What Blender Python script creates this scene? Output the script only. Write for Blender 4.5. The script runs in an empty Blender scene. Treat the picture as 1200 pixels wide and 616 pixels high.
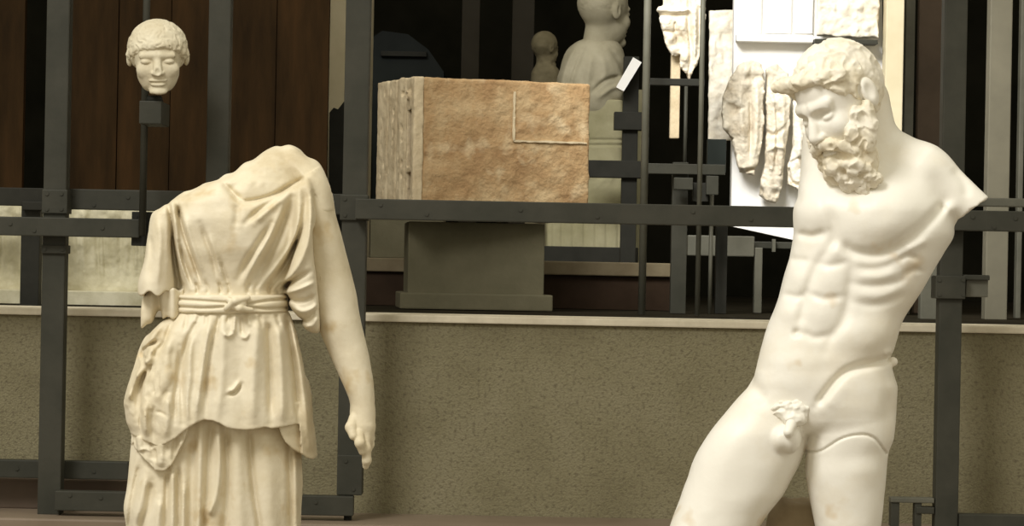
import bpy, bmesh, math, random
import numpy as np
from mathutils import Vector, Matrix

random.seed(7)
rng = np.random.default_rng(7)
C = bpy.context.scene.collection
scene = bpy.context.scene

# ------------------------------------------------------------------ camera, world, light, exposure
F = 3500.0                      # focal length in pixels of the 1200 wide frame
ROLL = math.radians(1.1)
CR, SR = math.cos(ROLL), math.sin(ROLL)
EYE = 1.55
cam_d = bpy.data.cameras.new('camera')
cam_d.sensor_width = 36.0
cam_d.lens = 36.0 * F / 1200.0
cam_d.clip_end = 200
cam = bpy.data.objects.new('camera', cam_d)
C.objects.link(cam)
cam.matrix_world = Matrix(((CR, -SR, 0, 0), (0, 0, -1, 0), (SR, CR, 0, EYE), (0, 0, 0, 1)))
scene.camera = cam

scene.view_settings.view_transform = 'Standard'
scene.view_settings.look = 'None'
scene.view_settings.gamma = 1.0
scene.view_settings.use_curve_mapping = False
scene.view_settings.exposure = 0.0

world = bpy.data.worlds.new('world')
scene.world = world
world.use_nodes = True
bg = world.node_tree.nodes['Background']
bg.inputs[0].default_value = (1.0, 0.93, 0.75, 1)
bg.inputs[1].default_value = 0.80


def area(name, loc, target, sx, sy, power, col):
    l = bpy.data.lights.new(name, 'AREA')
    l.shape = 'RECTANGLE'; l.size = sx; l.size_y = sy
    l.energy = power; l.color = col
    o = bpy.data.objects.new(name, l)
    C.objects.link(o)
    o.location = loc
    d = Vector(target) - Vector(loc)
    o.rotation_euler = d.to_track_quat('-Z', 'Y').to_euler()
    return o


# tall hall windows high on the left, and an added lamp aimed to brighten the white board
area('window_daylight_left', (-3.3, 2.5, 7.1), (0.6, 6.9, 1.3), 2.4, 2.4, 470, (1.0, 0.98, 0.95))
_b = area('board_fill_light', (0.1, 8.8, 3.7), (1.15, 11.0, 1.75), 1.0, .7, 15, (1.0, 0.99, 0.96))
_b.data.spread = math.radians(60)


def W(px, py, Y):
    dx, dy = px - 600.0, py - 308.0
    return Vector(((dx * CR + dy * SR) * Y / F, Y, EYE + (dx * SR - dy * CR) * Y / F))


# ------------------------------------------------------------------ materials
def new_mat(name):
    m = bpy.data.materials.new(name)
    m.use_nodes = True
    nt = m.node_tree
    return m, nt, nt.nodes['Principled BSDF']


def noise_mat(name, cols, scale=8.0, detail=6.0, rough=0.7, bump=0.1, bscale=60.0, metallic=0.0,
              stretch=(1, 1, 1), lo=0.35, hi=0.65, spec=0.3, speck=None):
    m, nt, b = new_mat(name)
    N, L = nt.nodes, nt.links
    tc = N.new('ShaderNodeTexCoord')
    mp = N.new('ShaderNodeMapping'); mp.inputs['Scale'].default_value = stretch
    L.new(tc.outputs['Object'], mp.inputs[0])
    n = N.new('ShaderNodeTexNoise'); n.inputs['Scale'].default_value = scale
    n.inputs['Detail'].default_value = detail; n.inputs['Roughness'].default_value = 0.62
    L.new(mp.outputs[0], n.inputs['Vector'])
    r = N.new('ShaderNodeValToRGB')
    el = r.color_ramp.elements
    k = len(cols)
    el[0].position = lo; el[0].color = (*cols[0], 1)
    el[1].position = hi; el[1].color = (*cols[-1], 1)
    for i in range(1, k - 1):
        e = el.new(lo + (hi - lo) * i / (k - 1)); e.color = (*cols[i], 1)
    L.new(n.outputs['Fac'], r.inputs[0])
    out = r.outputs[0]
    if speck:
        n3 = N.new('ShaderNodeTexNoise'); n3.inputs['Scale'].default_value = speck[1]
        n3.inputs['Detail'].default_value = 3
        L.new(mp.outputs[0], n3.inputs['Vector'])
        r3 = N.new('ShaderNodeMapRange'); r3.inputs['From Min'].default_value = speck[2]
        r3.inputs['From Max'].default_value = speck[3]
        L.new(n3.outputs['Fac'], r3.inputs[0])
        mx = N.new('ShaderNodeMix'); mx.data_type = 'RGBA'
        L.new(r3.outputs[0], mx.inputs[0]); L.new(out, mx.inputs[6])
        mx.inputs[7].default_value = (*speck[0], 1)
        out = mx.outputs[2]
    L.new(out, b.inputs['Base Color'])
    b.inputs['Roughness'].default_value = rough
    b.inputs['Metallic'].default_value = metallic
    b.inputs['Specular IOR Level'].default_value = spec
    if bump:
        n2 = N.new('ShaderNodeTexNoise'); n2.inputs['Scale'].default_value = bscale
        n2.inputs['Detail'].default_value = 5
        L.new(mp.outputs[0], n2.inputs['Vector'])
        bp = N.new('ShaderNodeBump'); bp.inputs['Strength'].default_value = bump
        bp.inputs['Distance'].default_value = 0.01
        L.new(n2.outputs['Fac'], bp.inputs['Height'])
        L.new(bp.outputs[0], b.inputs['Normal'])
    return m


M = {}
M['marble'] = noise_mat('marble_warm', [(.52, .43, .27), (.66, .58, .41), (.73, .66, .50)], 5, 7, .55, .10, 90,
                        lo=.28, hi=.60, speck=((.55, .43, .24), 14, .60, .78))
M['marble_bright'] = noise_mat('marble_polished', [(.70, .60, .42), (.82, .77, .65), (.86, .83, .74)], 4, 6, .42, .05, 90,
                               lo=.26, hi=.55, speck=((.62, .46, .25), 9, .62, .80))
M['marble_hair'] = noise_mat('marble_hair', [(.68, .58, .40), (.79, .72, .56), (.84, .79, .67)], 9, 6, .6, .12, 120,
                             lo=.3, hi=.6)
M['marble_head'] = noise_mat('marble_small_head', [(.56, .49, .34), (.70, .64, .48)], 14, 5, .6, .1, 120)
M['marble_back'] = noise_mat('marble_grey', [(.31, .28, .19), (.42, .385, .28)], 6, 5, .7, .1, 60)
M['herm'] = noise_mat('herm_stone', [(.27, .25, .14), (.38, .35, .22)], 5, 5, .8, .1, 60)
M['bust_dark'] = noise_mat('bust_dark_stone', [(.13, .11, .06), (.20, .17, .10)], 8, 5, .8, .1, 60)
M['relief'] = noise_mat('relief_marble', [(.70, .63, .50), (.84, .80, .70)], 16, 6, .7, .15, 120)
M['relief_brown'] = noise_mat('relief_stained', [(.38, .31, .21), (.62, .55, .43), (.72, .66, .54)], 9, 6, .75, .2, 90, lo=.33, hi=.6)
M['frieze'] = noise_mat('frieze_marble', [(.46, .42, .27), (.68, .64, .47)], 9, 6, .75, .15, 80)
M['white'] = noise_mat('white_board', [(.86, .85, .82), (.90, .89, .86)], 3, 2, .6, .0)
M['cream'] = noise_mat('cream_plaster', [(.55, .48, .31), (.68, .60, .42)], 3, 4, .8, .05, 40)
M['render'] = noise_mat('grey_render', [(.168, .146, .082), (.206, .182, .106), (.228, .202, .124)], 4, 8, .9, .5, 160,
                        lo=.3, hi=.7, speck=((.12, .10, .06), 90, .5, .75))
M['cap'] = noise_mat('pale_kerb', [(.56, .50, .37), (.70, .63, .48)], 10, 5, .8, .1, 60)
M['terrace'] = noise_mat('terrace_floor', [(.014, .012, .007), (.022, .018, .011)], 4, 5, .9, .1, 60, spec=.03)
M['steel'] = noise_mat('painted_steel', [(.034, .034, .025), (.050, .048, .036)], 6, 5, .55, .06, 50, spec=.18)
M['steel_dark'] = noise_mat('dark_steel', [(.020, .020, .016), (.032, .031, .025)], 6, 5, .55, .05, 50, spec=.08)
M['steel_light'] = noise_mat('light_steel', [(.085, .083, .062), (.125, .12, .09)], 6, 5, .5, .05, 50)
M['wood'] = noise_mat('dark_timber', [(.016, .009, .003), (.034, .018, .006), (.055, .027, .009)], 3, 7, .75, .1, 30, spec=.08,
                      stretch=(3, 3, .5), lo=.3, hi=.72)
M['brown_metal'] = noise_mat('brown_base', [(.022, .013, .007), (.036, .022, .013)], 5, 5, .6, .08, 40, spec=.08)
M['slab'] = noise_mat('brown_slab', [(.13, .10, .055), (.18, .145, .085)], 7, 5, .7, .08, 40)
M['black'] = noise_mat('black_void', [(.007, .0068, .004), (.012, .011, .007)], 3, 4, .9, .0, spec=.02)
M['machine'] = noise_mat('machine_grey', [(.008, .010, .009), (.020, .024, .021)], 2, 3, .35, .0, spec=.08)
M['pillar'] = noise_mat('brown_pillar', [(.030, .026, .018), (.042, .036, .026)], 3, 4, .6, .0, spec=.08)
M['terracotta'] = noise_mat('rough_reddish_stone', [(.28, .165, .075), (.36, .235, .115), (.46, .34, .19)], 7, 8, .9, .55, 70,
                            lo=.32, hi=.68, speck=((.56, .44, .27), 11, .55, .75))
M['carved'] = noise_mat('carved_pale_stone', [(.44, .35, .22), (.62, .52, .35)], 12, 6, .85, .3, 80)
M['pedestal'] = noise_mat('pedestal_stone', [(.085, .076, .042), (.115, .102, .060)], 5, 6, .8, .12, 60)
M['brown_panel'] = noise_mat('brown_board', [(.09, .065, .045), (.14, .10, .07)], 3, 4, .7, .0)
M['olive_steel'] = noise_mat('olive_post', [(.13, .12, .085), (.17, .155, .11)], 4, 4, .6, .0)
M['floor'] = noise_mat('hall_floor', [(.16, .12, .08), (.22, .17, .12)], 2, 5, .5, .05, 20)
M['trunk'] = noise_mat('trunk_stone', [(.26, .20, .12), (.36, .29, .18)], 8, 5, .8, .2, 60)
M['crack'] = noise_mat('crack', [(.30, .22, .13), (.36, .27, .16)], 20, 3, .9, 0)


# ------------------------------------------------------------------ object helpers
def tag(o, label=None, cat=None, group=None, kind=None):
    if label: o['label'] = label
    if cat: o['category'] = cat
    if group: o['group'] = group
    if kind: o['kind'] = kind
    return o


def empty(name, loc, label, cat, group=None, rz=0.0):
    o = bpy.data.objects.new(name, None)
    C.objects.link(o)
    o.location = loc
    o.rotation_euler = (0, 0, rz)
    o.empty_display_size = .05
    return tag(o, label, cat, group)


def link_bm(name, bm, mat, parent=None, smooth=False):
    me = bpy.data.meshes.new(name)
    bmesh.ops.recalc_face_normals(bm, faces=bm.faces)
    bm.to_mesh(me); bm.free()
    if smooth:
        for p in me.polygons: p.use_smooth = True
    me.materials.append(mat)
    o = bpy.data.objects.new(name, me)
    C.objects.link(o)
    if parent:
        o.parent = parent
    return o


def box(bm, x0, x1, y0, y1, z0, z1, bev=0.003):
    r = bmesh.ops.create_cube(bm, size=1)
    vs = r['verts']
    for v in vs:
        v.co = Vector(((x0 + x1) / 2 + v.co.x * (x1 - x0), (y0 + y1) / 2 + v.co.y * (y1 - y0), (z0 + z1) / 2 + v.co.z * (z1 - z0)))
    if bev:
        es = list({e for v in vs for e in v.link_edges})
        bmesh.ops.bevel(bm, geom=es, offset=bev, segments=2, affect='EDGES', profile=.6)


def pxbox(bm, x0, x1, y0, y1, Y, depth, bev=0.003, off=Vector((0, 0, 0))):
    """world-aligned box whose front face stands at depth Y and spans these pixels"""
    c = W((x0 + x1) / 2, (y0 + y1) / 2, Y) - off
    hw, hh = (x1 - x0) / 2 * Y / F, (y1 - y0) / 2 * Y / F
    box(bm, c.x - hw, c.x + hw, c.y, c.y + depth, c.z - hh, c.z + hh, bev)


def cyl(bm, p0, p1, r0, r1=None, seg=14):
    r1 = r0 if r1 is None else r1
    p0, p1 = Vector(p0), Vector(p1)
    d = p1 - p0
    m = Matrix.Translation((p0 + p1) / 2) @ d.to_track_quat('Z', 'Y').to_matrix().to_4x4()
    bmesh.ops.create_cone(bm, cap_ends=True, segments=seg, radius1=r0, radius2=r1, depth=d.length, matrix=m)


def poly_prism(bm, pts, y0, y1):
    """front outline in world x,z points, extruded in y"""
    a = [bm.verts.new((p[0], y0, p[1])) for p in pts]
    b = [bm.verts.new((p[0], y1, p[1])) for p in pts]
    bm.faces.new(a); bm.faces.new(b[::-1])
    n = len(pts)
    for i in range(n):
        bm.faces.new((a[i], b[i], b[(i + 1) % n], a[(i + 1) % n]))


# ------------------------------------------------------------------ sculpting helpers (signed distance fields turned into meshes)
def smin(a, b, k):
    h = np.clip(0.5 + 0.5 * (b - a) / k, 0, 1)
    return b + (a - b) * h - k * h * (1 - h)


def smax(a, b, k):
    return -smin(-a, -b, k)


def sm01(x):
    x = np.clip(x, 0, 1)
    return x * x * (3 - 2 * x)


def ellip(P, c, r, R=None):
    q = P - np.array(c, dtype=np.float32)
    if R is not None:
        q = q @ np.array(R, dtype=np.float32).T        # rows of R are the local axes
    r = np.array(r, dtype=np.float32)
    k0 = np.linalg.norm(q / r, axis=1)
    k1 = np.linalg.norm(q / (r * r), axis=1)
    return np.where(k1 > 1e-9, k0 * (k0 - 1) / np.maximum(k1, 1e-9), -r.min())


def cone(P, a, b, ra, rb):
    a = np.array(a, dtype=np.float32); b = np.array(b, dtype=np.float32)
    pa = P - a; ba = b - a
    h = np.clip(pa @ ba / (ba @ ba), 0, 1)
    return np.linalg.norm(pa - h[:, None] * ba, axis=1) - (ra + (rb - ra) * h)


def chain(P, pts, k=3):
    """pts: (x,y,z,r) list"""
    d = None
    for p, q in zip(pts[:-1], pts[1:]):
        e = cone(P, p[:3], q[:3], p[3], q[3])
        d = e if d is None else smin(d, e, k)
    return d


def sph(P, c, r):
    return np.linalg.norm(P - np.array(c, dtype=np.float32), axis=1) - r


_lcache = {}


def hermite(v, f):
    """monotone cubic through the rows, sampled densely"""
    h = np.diff(v); s = np.diff(f) / h
    m = np.zeros(len(v))
    m[0], m[-1] = s[0], s[-1]
    for i in range(1, len(v) - 1):
        if s[i - 1] * s[i] > 0:
            w1, w2 = 2 * h[i] + h[i - 1], h[i] + 2 * h[i - 1]
            m[i] = (w1 + w2) / (w1 / s[i - 1] + w2 / s[i])
    z = np.linspace(v[0], v[-1], 401)
    k = np.clip(np.searchsorted(v, z, side='right') - 1, 0, len(v) - 2)
    t = (z - v[k]) / h[k]
    return ((2 * t**3 - 3 * t**2 + 1) * f[k] + (t**3 - 2 * t**2 + t) * h[k] * m[k] + (-2 * t**3 + 3 * t**2) * f[k + 1] + (t**3 - t**2) * h[k] * m[k + 1])


def loft(P, rows, yc=0.0, n=2.3, cap=6):
    """rows: (py, left, right, half depth[, centre depth]) ; P = (x, y, py) with py pointing down"""
    rows = sorted(rows)
    v = np.array([r[0] for r in rows], float)
    x, y, z = P[:, 0], P[:, 1], P[:, 2]
    key = tuple(rows)
    if key not in _lcache:
        _lcache[key] = [hermite(v, np.array([r[i] if len(r) > i else yc for r in rows], float)) for i in (1, 2, 3, 4)]
    T = _lcache[key]
    u = (z - v[0]) / (v[-1] - v[0]) * 400
    L, R_, B, Yc = [np.interp(u, np.arange(401), t) for t in T]
    a = np.maximum((R_ - L) / 2, 1); xc = (R_ + L) / 2
    B = np.maximum(B, 1)
    q = (np.abs((x - xc) / a) ** n + np.abs((y - Yc) / B) ** n) ** (1.0 / n)
    gx = np.abs((x - xc)) / (a * a) + 1e-6; gy = np.abs(y - Yc) / (B * B) + 1e-6
    g = np.sqrt(gx * gx + gy * gy) / np.maximum(np.sqrt(((x - xc) / a) ** 2 + ((y - Yc) / B) ** 2), 1e-3)
    d = (q - 1) / np.maximum(g, 1e-4)
    d = np.where(q < .6, -np.minimum(a, B) * .4, d)
    lo, hi = v[0], v[-1]
    return smax(d, np.maximum(lo - z, z - hi), cap)


_tab = rng.random(4096).astype(np.float32)


def vnoise(P, s, seed=0):
    q = P / s
    i = np.floor(q).astype(np.int64); f = q - i
    f = f * f * (3 - 2 * f)
    r = 0
    for dx in (0, 1):
        for dy in (0, 1):
            for dz in (0, 1):
                h = _tab[((i[:, 0] + dx) * 73856093 ^ (i[:, 1] + dy) * 19349663 ^ (i[:, 2] + dz + seed) * 83492791) & 4095]
                w = (f[:, 0] if dx else 1 - f[:, 0]) * (f[:, 1] if dy else 1 - f[:, 1]) * (f[:, 2] if dz else 1 - f[:, 2])
                r = r + h * w
    return r * 2 - 1


def fbm(P, s, seed=0, o=3):
    return sum(vnoise(P, s / 2 ** i, seed + 17 * i) / 2 ** i for i in range(o))


def ridged(P, s, seed=0, warp=.6):
    Q = P + warp * s * np.stack([vnoise(P, s * 1.3, seed + 3), vnoise(P, s * 1.3, seed + 5), vnoise(P, s * 1.3, seed + 9)], axis=1)
    return 1 - 2 * np.abs(vnoise(Q, s, seed)) - .3 * np.abs(vnoise(Q, s * .5, seed + 2))


class Relief:
    """height map over picture-like coordinates of a statue's front, filled by carving strokes"""
    def __init__(self, x0, x1, y0, y1, res=1.0):
        self.x0, self.y0, self.res = x0, y0, res
        self.H = np.zeros((int((y1 - y0) / res) + 2, int((x1 - x0) / res) + 2), dtype=np.float32)

    def grid(self, xa, xb, ya, yb):
        i0 = max(int((xa - self.x0) / self.res), 0); i1 = min(int((xb - self.x0) / self.res) + 1, self.H.shape[1])
        j0 = max(int((ya - self.y0) / self.res), 0); j1 = min(int((yb - self.y0) / self.res) + 1, self.H.shape[0])
        xs = self.x0 + np.arange(i0, i1) * self.res; ys = self.y0 + np.arange(j0, j1) * self.res
        X, Y = np.meshgrid(xs, ys)
        return slice(j0, j1), slice(i0, i1), X, Y

    def stroke(self, pts, amp, sig, sharp=False, taper=.25, side=0):
        """pts (x, py) ; amp < 0 cuts a groove. side: step-like profile that falls off on one side only"""
        pts = [np.array(p, float) for p in pts]
        if len(pts) > 2:
            q = []
            e = [2 * pts[0] - pts[1]] + pts + [2 * pts[-1] - pts[-2]]
            for i in range(1, len(e) - 2):
                for t in np.linspace(0, 1, 6, endpoint=False):
                    p0, p1, p2, p3 = e[i - 1], e[i], e[i + 1], e[i + 2]
                    q.append(.5 * ((2 * p1) + (-p0 + p2) * t + (2 * p0 - 5 * p1 + 4 * p2 - p3) * t * t + (-p0 + 3 * p1 - 3 * p2 + p3) * t ** 3))
            q.append(pts[-1]); pts = q
        A = np.array(pts); m = 3.2 * sig
        a, b, X, Y = self.grid(A[:, 0].min() - m, A[:, 0].max() + m, A[:, 1].min() - m, A[:, 1].max() + m)
        if X.size == 0: return
        best = np.full(X.shape, 1e9); tt = np.zeros(X.shape); sd = np.zeros(X.shape)
        n = len(A) - 1
        for i in range(n):
            d = A[i + 1] - A[i]; l2 = d @ d + 1e-9
            t = np.clip(((X - A[i, 0]) * d[0] + (Y - A[i, 1]) * d[1]) / l2, 0, 1)
            ex = X - A[i, 0] - t * d[0]; ey = Y - A[i, 1] - t * d[1]
            dd = np.sqrt(ex * ex + ey * ey)
            k = dd < best
            best = np.where(k, dd, best); tt = np.where(k, (i + t) / n, tt)
            sd = np.where(k, np.sign(ex * d[1] - ey * d[0]), sd)
        prof = np.exp(-best / sig) if sharp else np.exp(-(best / sig) ** 2)
        if side:
            prof = np.where(sd * side > 0, prof, np.exp(-(best / (sig * .28)) ** 2))
        if taper > 0:
            prof = prof * (sm01(tt / taper) * .75 + .25) * (sm01((1 - tt) / taper) * .75 + .25)
        self.H[a, b] += (amp * prof).astype(np.float32)

    def bump(self, c, r, amp, rot=0.0, p=2):
        m = 2.4 * max(r)
        a, b, X, Y = self.grid(c[0] - m, c[0] + m, c[1] - m, c[1] + m)
        if X.size == 0: return
        cs, sn = math.cos(rot), math.sin(rot)
        u = ((X - c[0]) * cs + (Y - c[1]) * sn) / r[0]; w = (-(X - c[0]) * sn + (Y - c[1]) * cs) / r[1]
        self.H[a, b] += (amp * np.exp(-(u * u + w * w) ** (p / 2))).astype(np.float32)

    def poly(self, pts, amp, soft=1.5, rough=0.0):
        A = np.array(pts, float)
        a, b, X, Y = self.grid(A[:, 0].min() - 5, A[:, 0].max() + 5, A[:, 1].min() - 5, A[:, 1].max() + 5)
        inside = np.zeros(X.shape, bool); best = np.full(X.shape, 1e9)
        n = len(A)
        for i in range(n):
            p, q = A[i], A[(i + 1) % n]
            cnd = ((p[1] > Y) != (q[1] > Y)) & (X < (q[0] - p[0]) * (Y - p[1]) / (q[1] - p[1] + 1e-9) + p[0])
            inside ^= cnd
            d = q - p; t = np.clip(((X - p[0]) * d[0] + (Y - p[1]) * d[1]) / (d @ d + 1e-9), 0, 1)
            best = np.minimum(best, np.hypot(X - p[0] - t * d[0], Y - p[1] - t * d[1]))
        w = np.where(inside, sm01(.5 + best / soft / 2), sm01(.5 - best / soft / 2))
        g = amp
        if rough:
            P3 = np.stack([X.ravel(), Y.ravel(), 0 * X.ravel()], axis=1)
            g = amp + rough * fbm(P3, 7, 5).reshape(X.shape)
        self.H[a, b] += (w * g).astype(np.float32)

    def at(self, x, y):
        u = np.clip((x - self.x0) / self.res, 0, self.H.shape[1] - 1.001)
        v = np.clip((y - self.y0) / self.res, 0, self.H.shape[0] - 1.001)
        i, j = u.astype(int), v.astype(int); fu, fv = u - i, v - j
        H = self.H
        return (H[j, i] * (1 - fu) + H[j, i + 1] * fu) * (1 - fv) + (H[j + 1, i] * (1 - fu) + H[j + 1, i + 1] * fu) * fv


def nets(f, lo, hi, h, blk=8, margin=1.6):
    """surface nets on a narrow band; returns verts (n,3) and quads"""
    lo = np.array(lo, float); hi = np.array(hi, float)
    Hc = h * blk
    nc = np.ceil((hi - lo) / Hc).astype(int) + 1
    cx = [lo[i] + (np.arange(nc[i]) + .5) * Hc for i in range(3)]
    G = np.stack(np.meshgrid(*cx, indexing='ij'), axis=-1).reshape(-1, 3).astype(np.float32)
    dc = f(G).reshape(nc)
    near = np.abs(dc) < Hc * margin
    # sign changes between neighbours are always refined
    s = dc < 0
    for ax in range(3):
        ch = np.diff(s.astype(np.int8), axis=ax) != 0
        a = [slice(None)] * 3; b = [slice(None)] * 3
        a[ax] = slice(0, -1); b[ax] = slice(1, None)
        near[tuple(a)] |= ch; near[tuple(b)] |= ch
    D = np.repeat(np.repeat(np.repeat(np.where(s, -1e3, 1e3).astype(np.float32), blk, 0), blk, 1), blk, 2)
    ids = np.argwhere(near)
    o = np.stack(np.meshgrid(*[np.arange(blk)] * 3, indexing='ij'), axis=-1).reshape(-1, 3)
    step = 500
    for k in range(0, len(ids), step):
        I = (ids[k:k + step, None, :] * blk + o[None]).reshape(-1, 3)
        Pp = (lo + (I + .5) * h).astype(np.float32)
        D[I[:, 0], I[:, 1], I[:, 2]] = f(Pp)
    # close at the border
    for ax in range(3):
        a = [slice(None)] * 3
        for e in (0, -1):
            a[ax] = e
            D[tuple(a)] = np.maximum(D[tuple(a)], 1e-3)
    S = D < 0
    cnt = np.zeros(tuple(np.array(S.shape) - 1), np.int8)
    corners = [(i, j, k) for i in (0, 1) for j in (0, 1) for k in (0, 1)]
    sh = S.shape
    for (i, j, k) in corners:
        cnt += S[i:sh[0] - 1 + i, j:sh[1] - 1 + j, k:sh[2] - 1 + k]
    act = np.argwhere((cnt > 0) & (cnt < 8))
    idx = np.full(cnt.shape, -1, np.int32)
    idx[act[:, 0], act[:, 1], act[:, 2]] = np.arange(len(act))
    acc = np.zeros((len(act), 3)); num = np.zeros(len(act))
    for c0 in corners:
        for ax in range(3):
            if c0[ax]: continue
            c1 = list(c0); c1[ax] = 1
            d0 = D[act[:, 0] + c0[0], act[:, 1] + c0[1], act[:, 2] + c0[2]]
            d1 = D[act[:, 0] + c1[0], act[:, 1] + c1[1], act[:, 2] + c1[2]]
            m = (d0 < 0) != (d1 < 0)
            t = np.where(m, d0 / np.where(m, d0 - d1, 1), 0)
            p = np.tile(np.array(c0, float), (len(act), 1)); p[:, ax] += t
            acc[m] += p[m]; num[m] += 1
    V = lo + (act + acc / num[:, None] + .5) * h
    quads = []
    for ax in range(3):
        b, c = (ax + 1) % 3, (ax + 2) % 3
        a0 = [slice(1, -1)] * 3; a1 = [slice(1, -1)] * 3
        a0[ax] = slice(0, -1); a1[ax] = slice(1, None)
        s0 = S[tuple(a0)]; s1 = S[tuple(a1)]
        e = np.argwhere(s0 != s1)
        off = np.array([1, 1, 1]); off[ax] = 0
        g = e + off
        fl = s0[e[:, 0], e[:, 1], e[:, 2]]
        q = []
        for (db, dc_) in ((1, 1), (0, 1), (0, 0), (1, 0)):
            t = g.copy(); t[:, b] -= db; t[:, c] -= dc_
            q.append(idx[t[:, 0], t[:, 1], t[:, 2]])
        q = np.stack(q, axis=1)
        q[~fl] = q[~fl][:, ::-1]
        quads.append(q)
    Q = np.concatenate(quads)
    Q = Q[(Q >= 0).all(axis=1)]
    return V, Q


class Frame:
    """a statue's own frame: x right, y away, py down, in units of one picture pixel at its distance"""
    def __init__(self, cx, cy, Y, zbase, follow=True):
        self.cx, self.cy, self.s = cx, cy, Y / F
        self.o = W(cx, cy, Y)
        self.yaw = -math.atan2(self.o.x, Y) if follow else 0.0
        self.base = Vector((self.o.x, self.o.y, zbase))

    def local(self, V):
        dx = V[:, 0] - self.cx; dz = -(V[:, 2] - self.cy)
        X = dx * CR - dz * SR; Z = dx * SR + dz * CR
        return np.stack([X * self.s, V[:, 1] * self.s, Z * self.s + (self.o.z - self.base.z)], axis=1)

    def mesh(self, name, f, lo, hi, h, mat, parent, flip=True, **kw):
        V, Q = nets(f, lo, hi, h, **kw)
        Lc = self.local(V)
        me = bpy.data.meshes.new(name)
        me.vertices.add(len(Lc)); me.vertices.foreach_set('co', Lc.astype(np.float32).ravel())
        Q = Q[:, ::-1] if flip else Q
        me.loops.add(len(Q) * 4); me.loops.foreach_set('vertex_index', Q.astype(np.int32).ravel())
        me.polygons.add(len(Q))
        me.polygons.foreach_set('loop_start', np.arange(0, len(Q) * 4, 4, dtype=np.int32))
        me.polygons.foreach_set('use_smooth', np.ones(len(Q), dtype=bool))
        me.update(calc_edges=True); me.validate()
        me.materials.append(mat)
        o = bpy.data.objects.new(name, me)
        C.objects.link(o)
        o.parent = parent
        return o


def head_face(P, C0, left, fwd, up, s=1.0, hair_cut=False):
    """bare head with face, ears; P in statue units"""
    Q = (P - np.array(C0, dtype=np.float32)) @ np.array([left, fwd, up], dtype=np.float32).T / s
    A = Q.copy(); A[:, 0] = np.abs(A[:, 0])
    d = ellip(Q, (0, -5, 10), (46, 57, 56))
    d = smin(d, ellip(Q, (0, 20, -32), (35, 37, 48)), 10)
    d = smin(d, ellip(A, (20, 38, -27), (15, 14, 15)), 8)
    d = smax(d, -ellip(A, (19, 60, -9), (13, 13, 7.5)), 5)
    d = smin(d, cone(A, (3, 50, 3), (24, 44, 1), 7, 6), 5)
    d = smin(d, ellip(A, (18, 44.5, -10), (9.5, 9, 6)), 2)
    d = smin(d, cone(Q, (0, 50, 0), (0, 64, -29), 5, 7.5), 4)
    d = smin(d, ellip(A, (6.5, 59, -31), (5, 7, 4.5)), 2.5)
    d = smin(d, ellip(Q, (0, 53, -46), (15, 7, 4)), 2)
    d = smin(d, ellip(Q, (0, 52, -54), (12, 7.5, 4.5)), 2)
    d = smax(d, -cone(Q, (-14, 58, -50), (14, 58, -50), 1.8, 1.8), 2)
    d = smin(d, ellip(Q, (0, 46, -70), (15, 13, 12)), 7)
    e = ellip(A, (47, -6, -8), (6, 12, 19))
    e = smax(e, -ellip(A, (54, -2, -6), (5, 6, 11)), 3)
    d = smin(d, e, 3)
    return d * s, Q, A


# ================================================================== SETTING
def struct(name, bm, mat):
    o = link_bm(name, bm, mat)
    o['kind'] = 'structure'
    return o


TZ = W(600, 371, 9.0).z            # level of the raised terrace
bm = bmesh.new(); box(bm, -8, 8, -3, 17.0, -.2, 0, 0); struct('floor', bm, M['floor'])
bm = bmesh.new(); box(bm, -8, 8, 9.0, 9.3, 0, TZ - .022, 0); struct('wall_front', bm, M['render'])
bm = bmesh.new(); box(bm, -8, 8, 8.985, 9.32, TZ - .022, TZ, .004); struct('trim_1', bm, M['cap'])
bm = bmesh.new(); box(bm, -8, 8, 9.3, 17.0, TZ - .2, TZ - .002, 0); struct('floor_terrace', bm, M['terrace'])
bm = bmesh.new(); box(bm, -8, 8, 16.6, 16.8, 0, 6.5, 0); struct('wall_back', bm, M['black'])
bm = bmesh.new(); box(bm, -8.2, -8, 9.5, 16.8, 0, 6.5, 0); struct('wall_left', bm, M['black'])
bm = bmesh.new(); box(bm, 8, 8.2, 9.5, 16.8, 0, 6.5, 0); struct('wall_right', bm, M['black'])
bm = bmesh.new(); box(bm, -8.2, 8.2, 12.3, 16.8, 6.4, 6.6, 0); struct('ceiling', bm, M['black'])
# low stone ledge running along the foot of the wall
bm = bmesh.new(); lz = W(100, 603, 8.75).z; box(bm, -8, 8, 8.6, 9.0, 0, lz, .006); struct('trim_2', bm, M['floor'])

# ================================================================== BEARDED MALE TORSO STATUE
fm = Frame(980, 330, 6.65, 0.30)
mz = empty('marble_statue', fm.base, 'nude bearded marble male statue with bowed head and broken arms', 'statue', rz=fm.yaw)

RM = Relief(770, 1180, 40, 640, .5)
RM.bump((1032, 252), (44, 34), 15, rot=-.35, p=3)
RM.bump((952, 246), (30, 24), 9, p=2.5)
RM.stroke([(983, 283), (1000, 295), (1024, 298), (1044, 292), (1064, 279), (1080, 266), (1096, 249), (1106, 238)], -6, 6.5, taper=.1)
RM.bump((1113, 244), (9, 9), 5)
RM.stroke([(934, 273), (952, 277), (970, 272)], -4, 5)
RM.stroke([(968, 238), (977, 262), (976, 284), (960, 308), (948, 338), (941, 367), (936, 384)], -3.2, 6, taper=.15)
RM.stroke([(997, 300), (996, 330), (993, 355), (987, 376), (974, 394), (968, 410)], -3.4, 6.5)
RM.stroke([(922, 285), (916, 318), (908, 352), (898, 384)], -3, 5)
RM.stroke([(925, 303), (950, 306)], -1.8, 4.5)
RM.stroke([(958, 309), (975, 311), (996, 306)], -2, 4.5)
RM.stroke([(916, 344), (935, 347), (944, 343)], -1.9, 4.5)
RM.stroke([(946, 342), (966, 349), (992, 346)], -2.2, 4.5)
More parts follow.
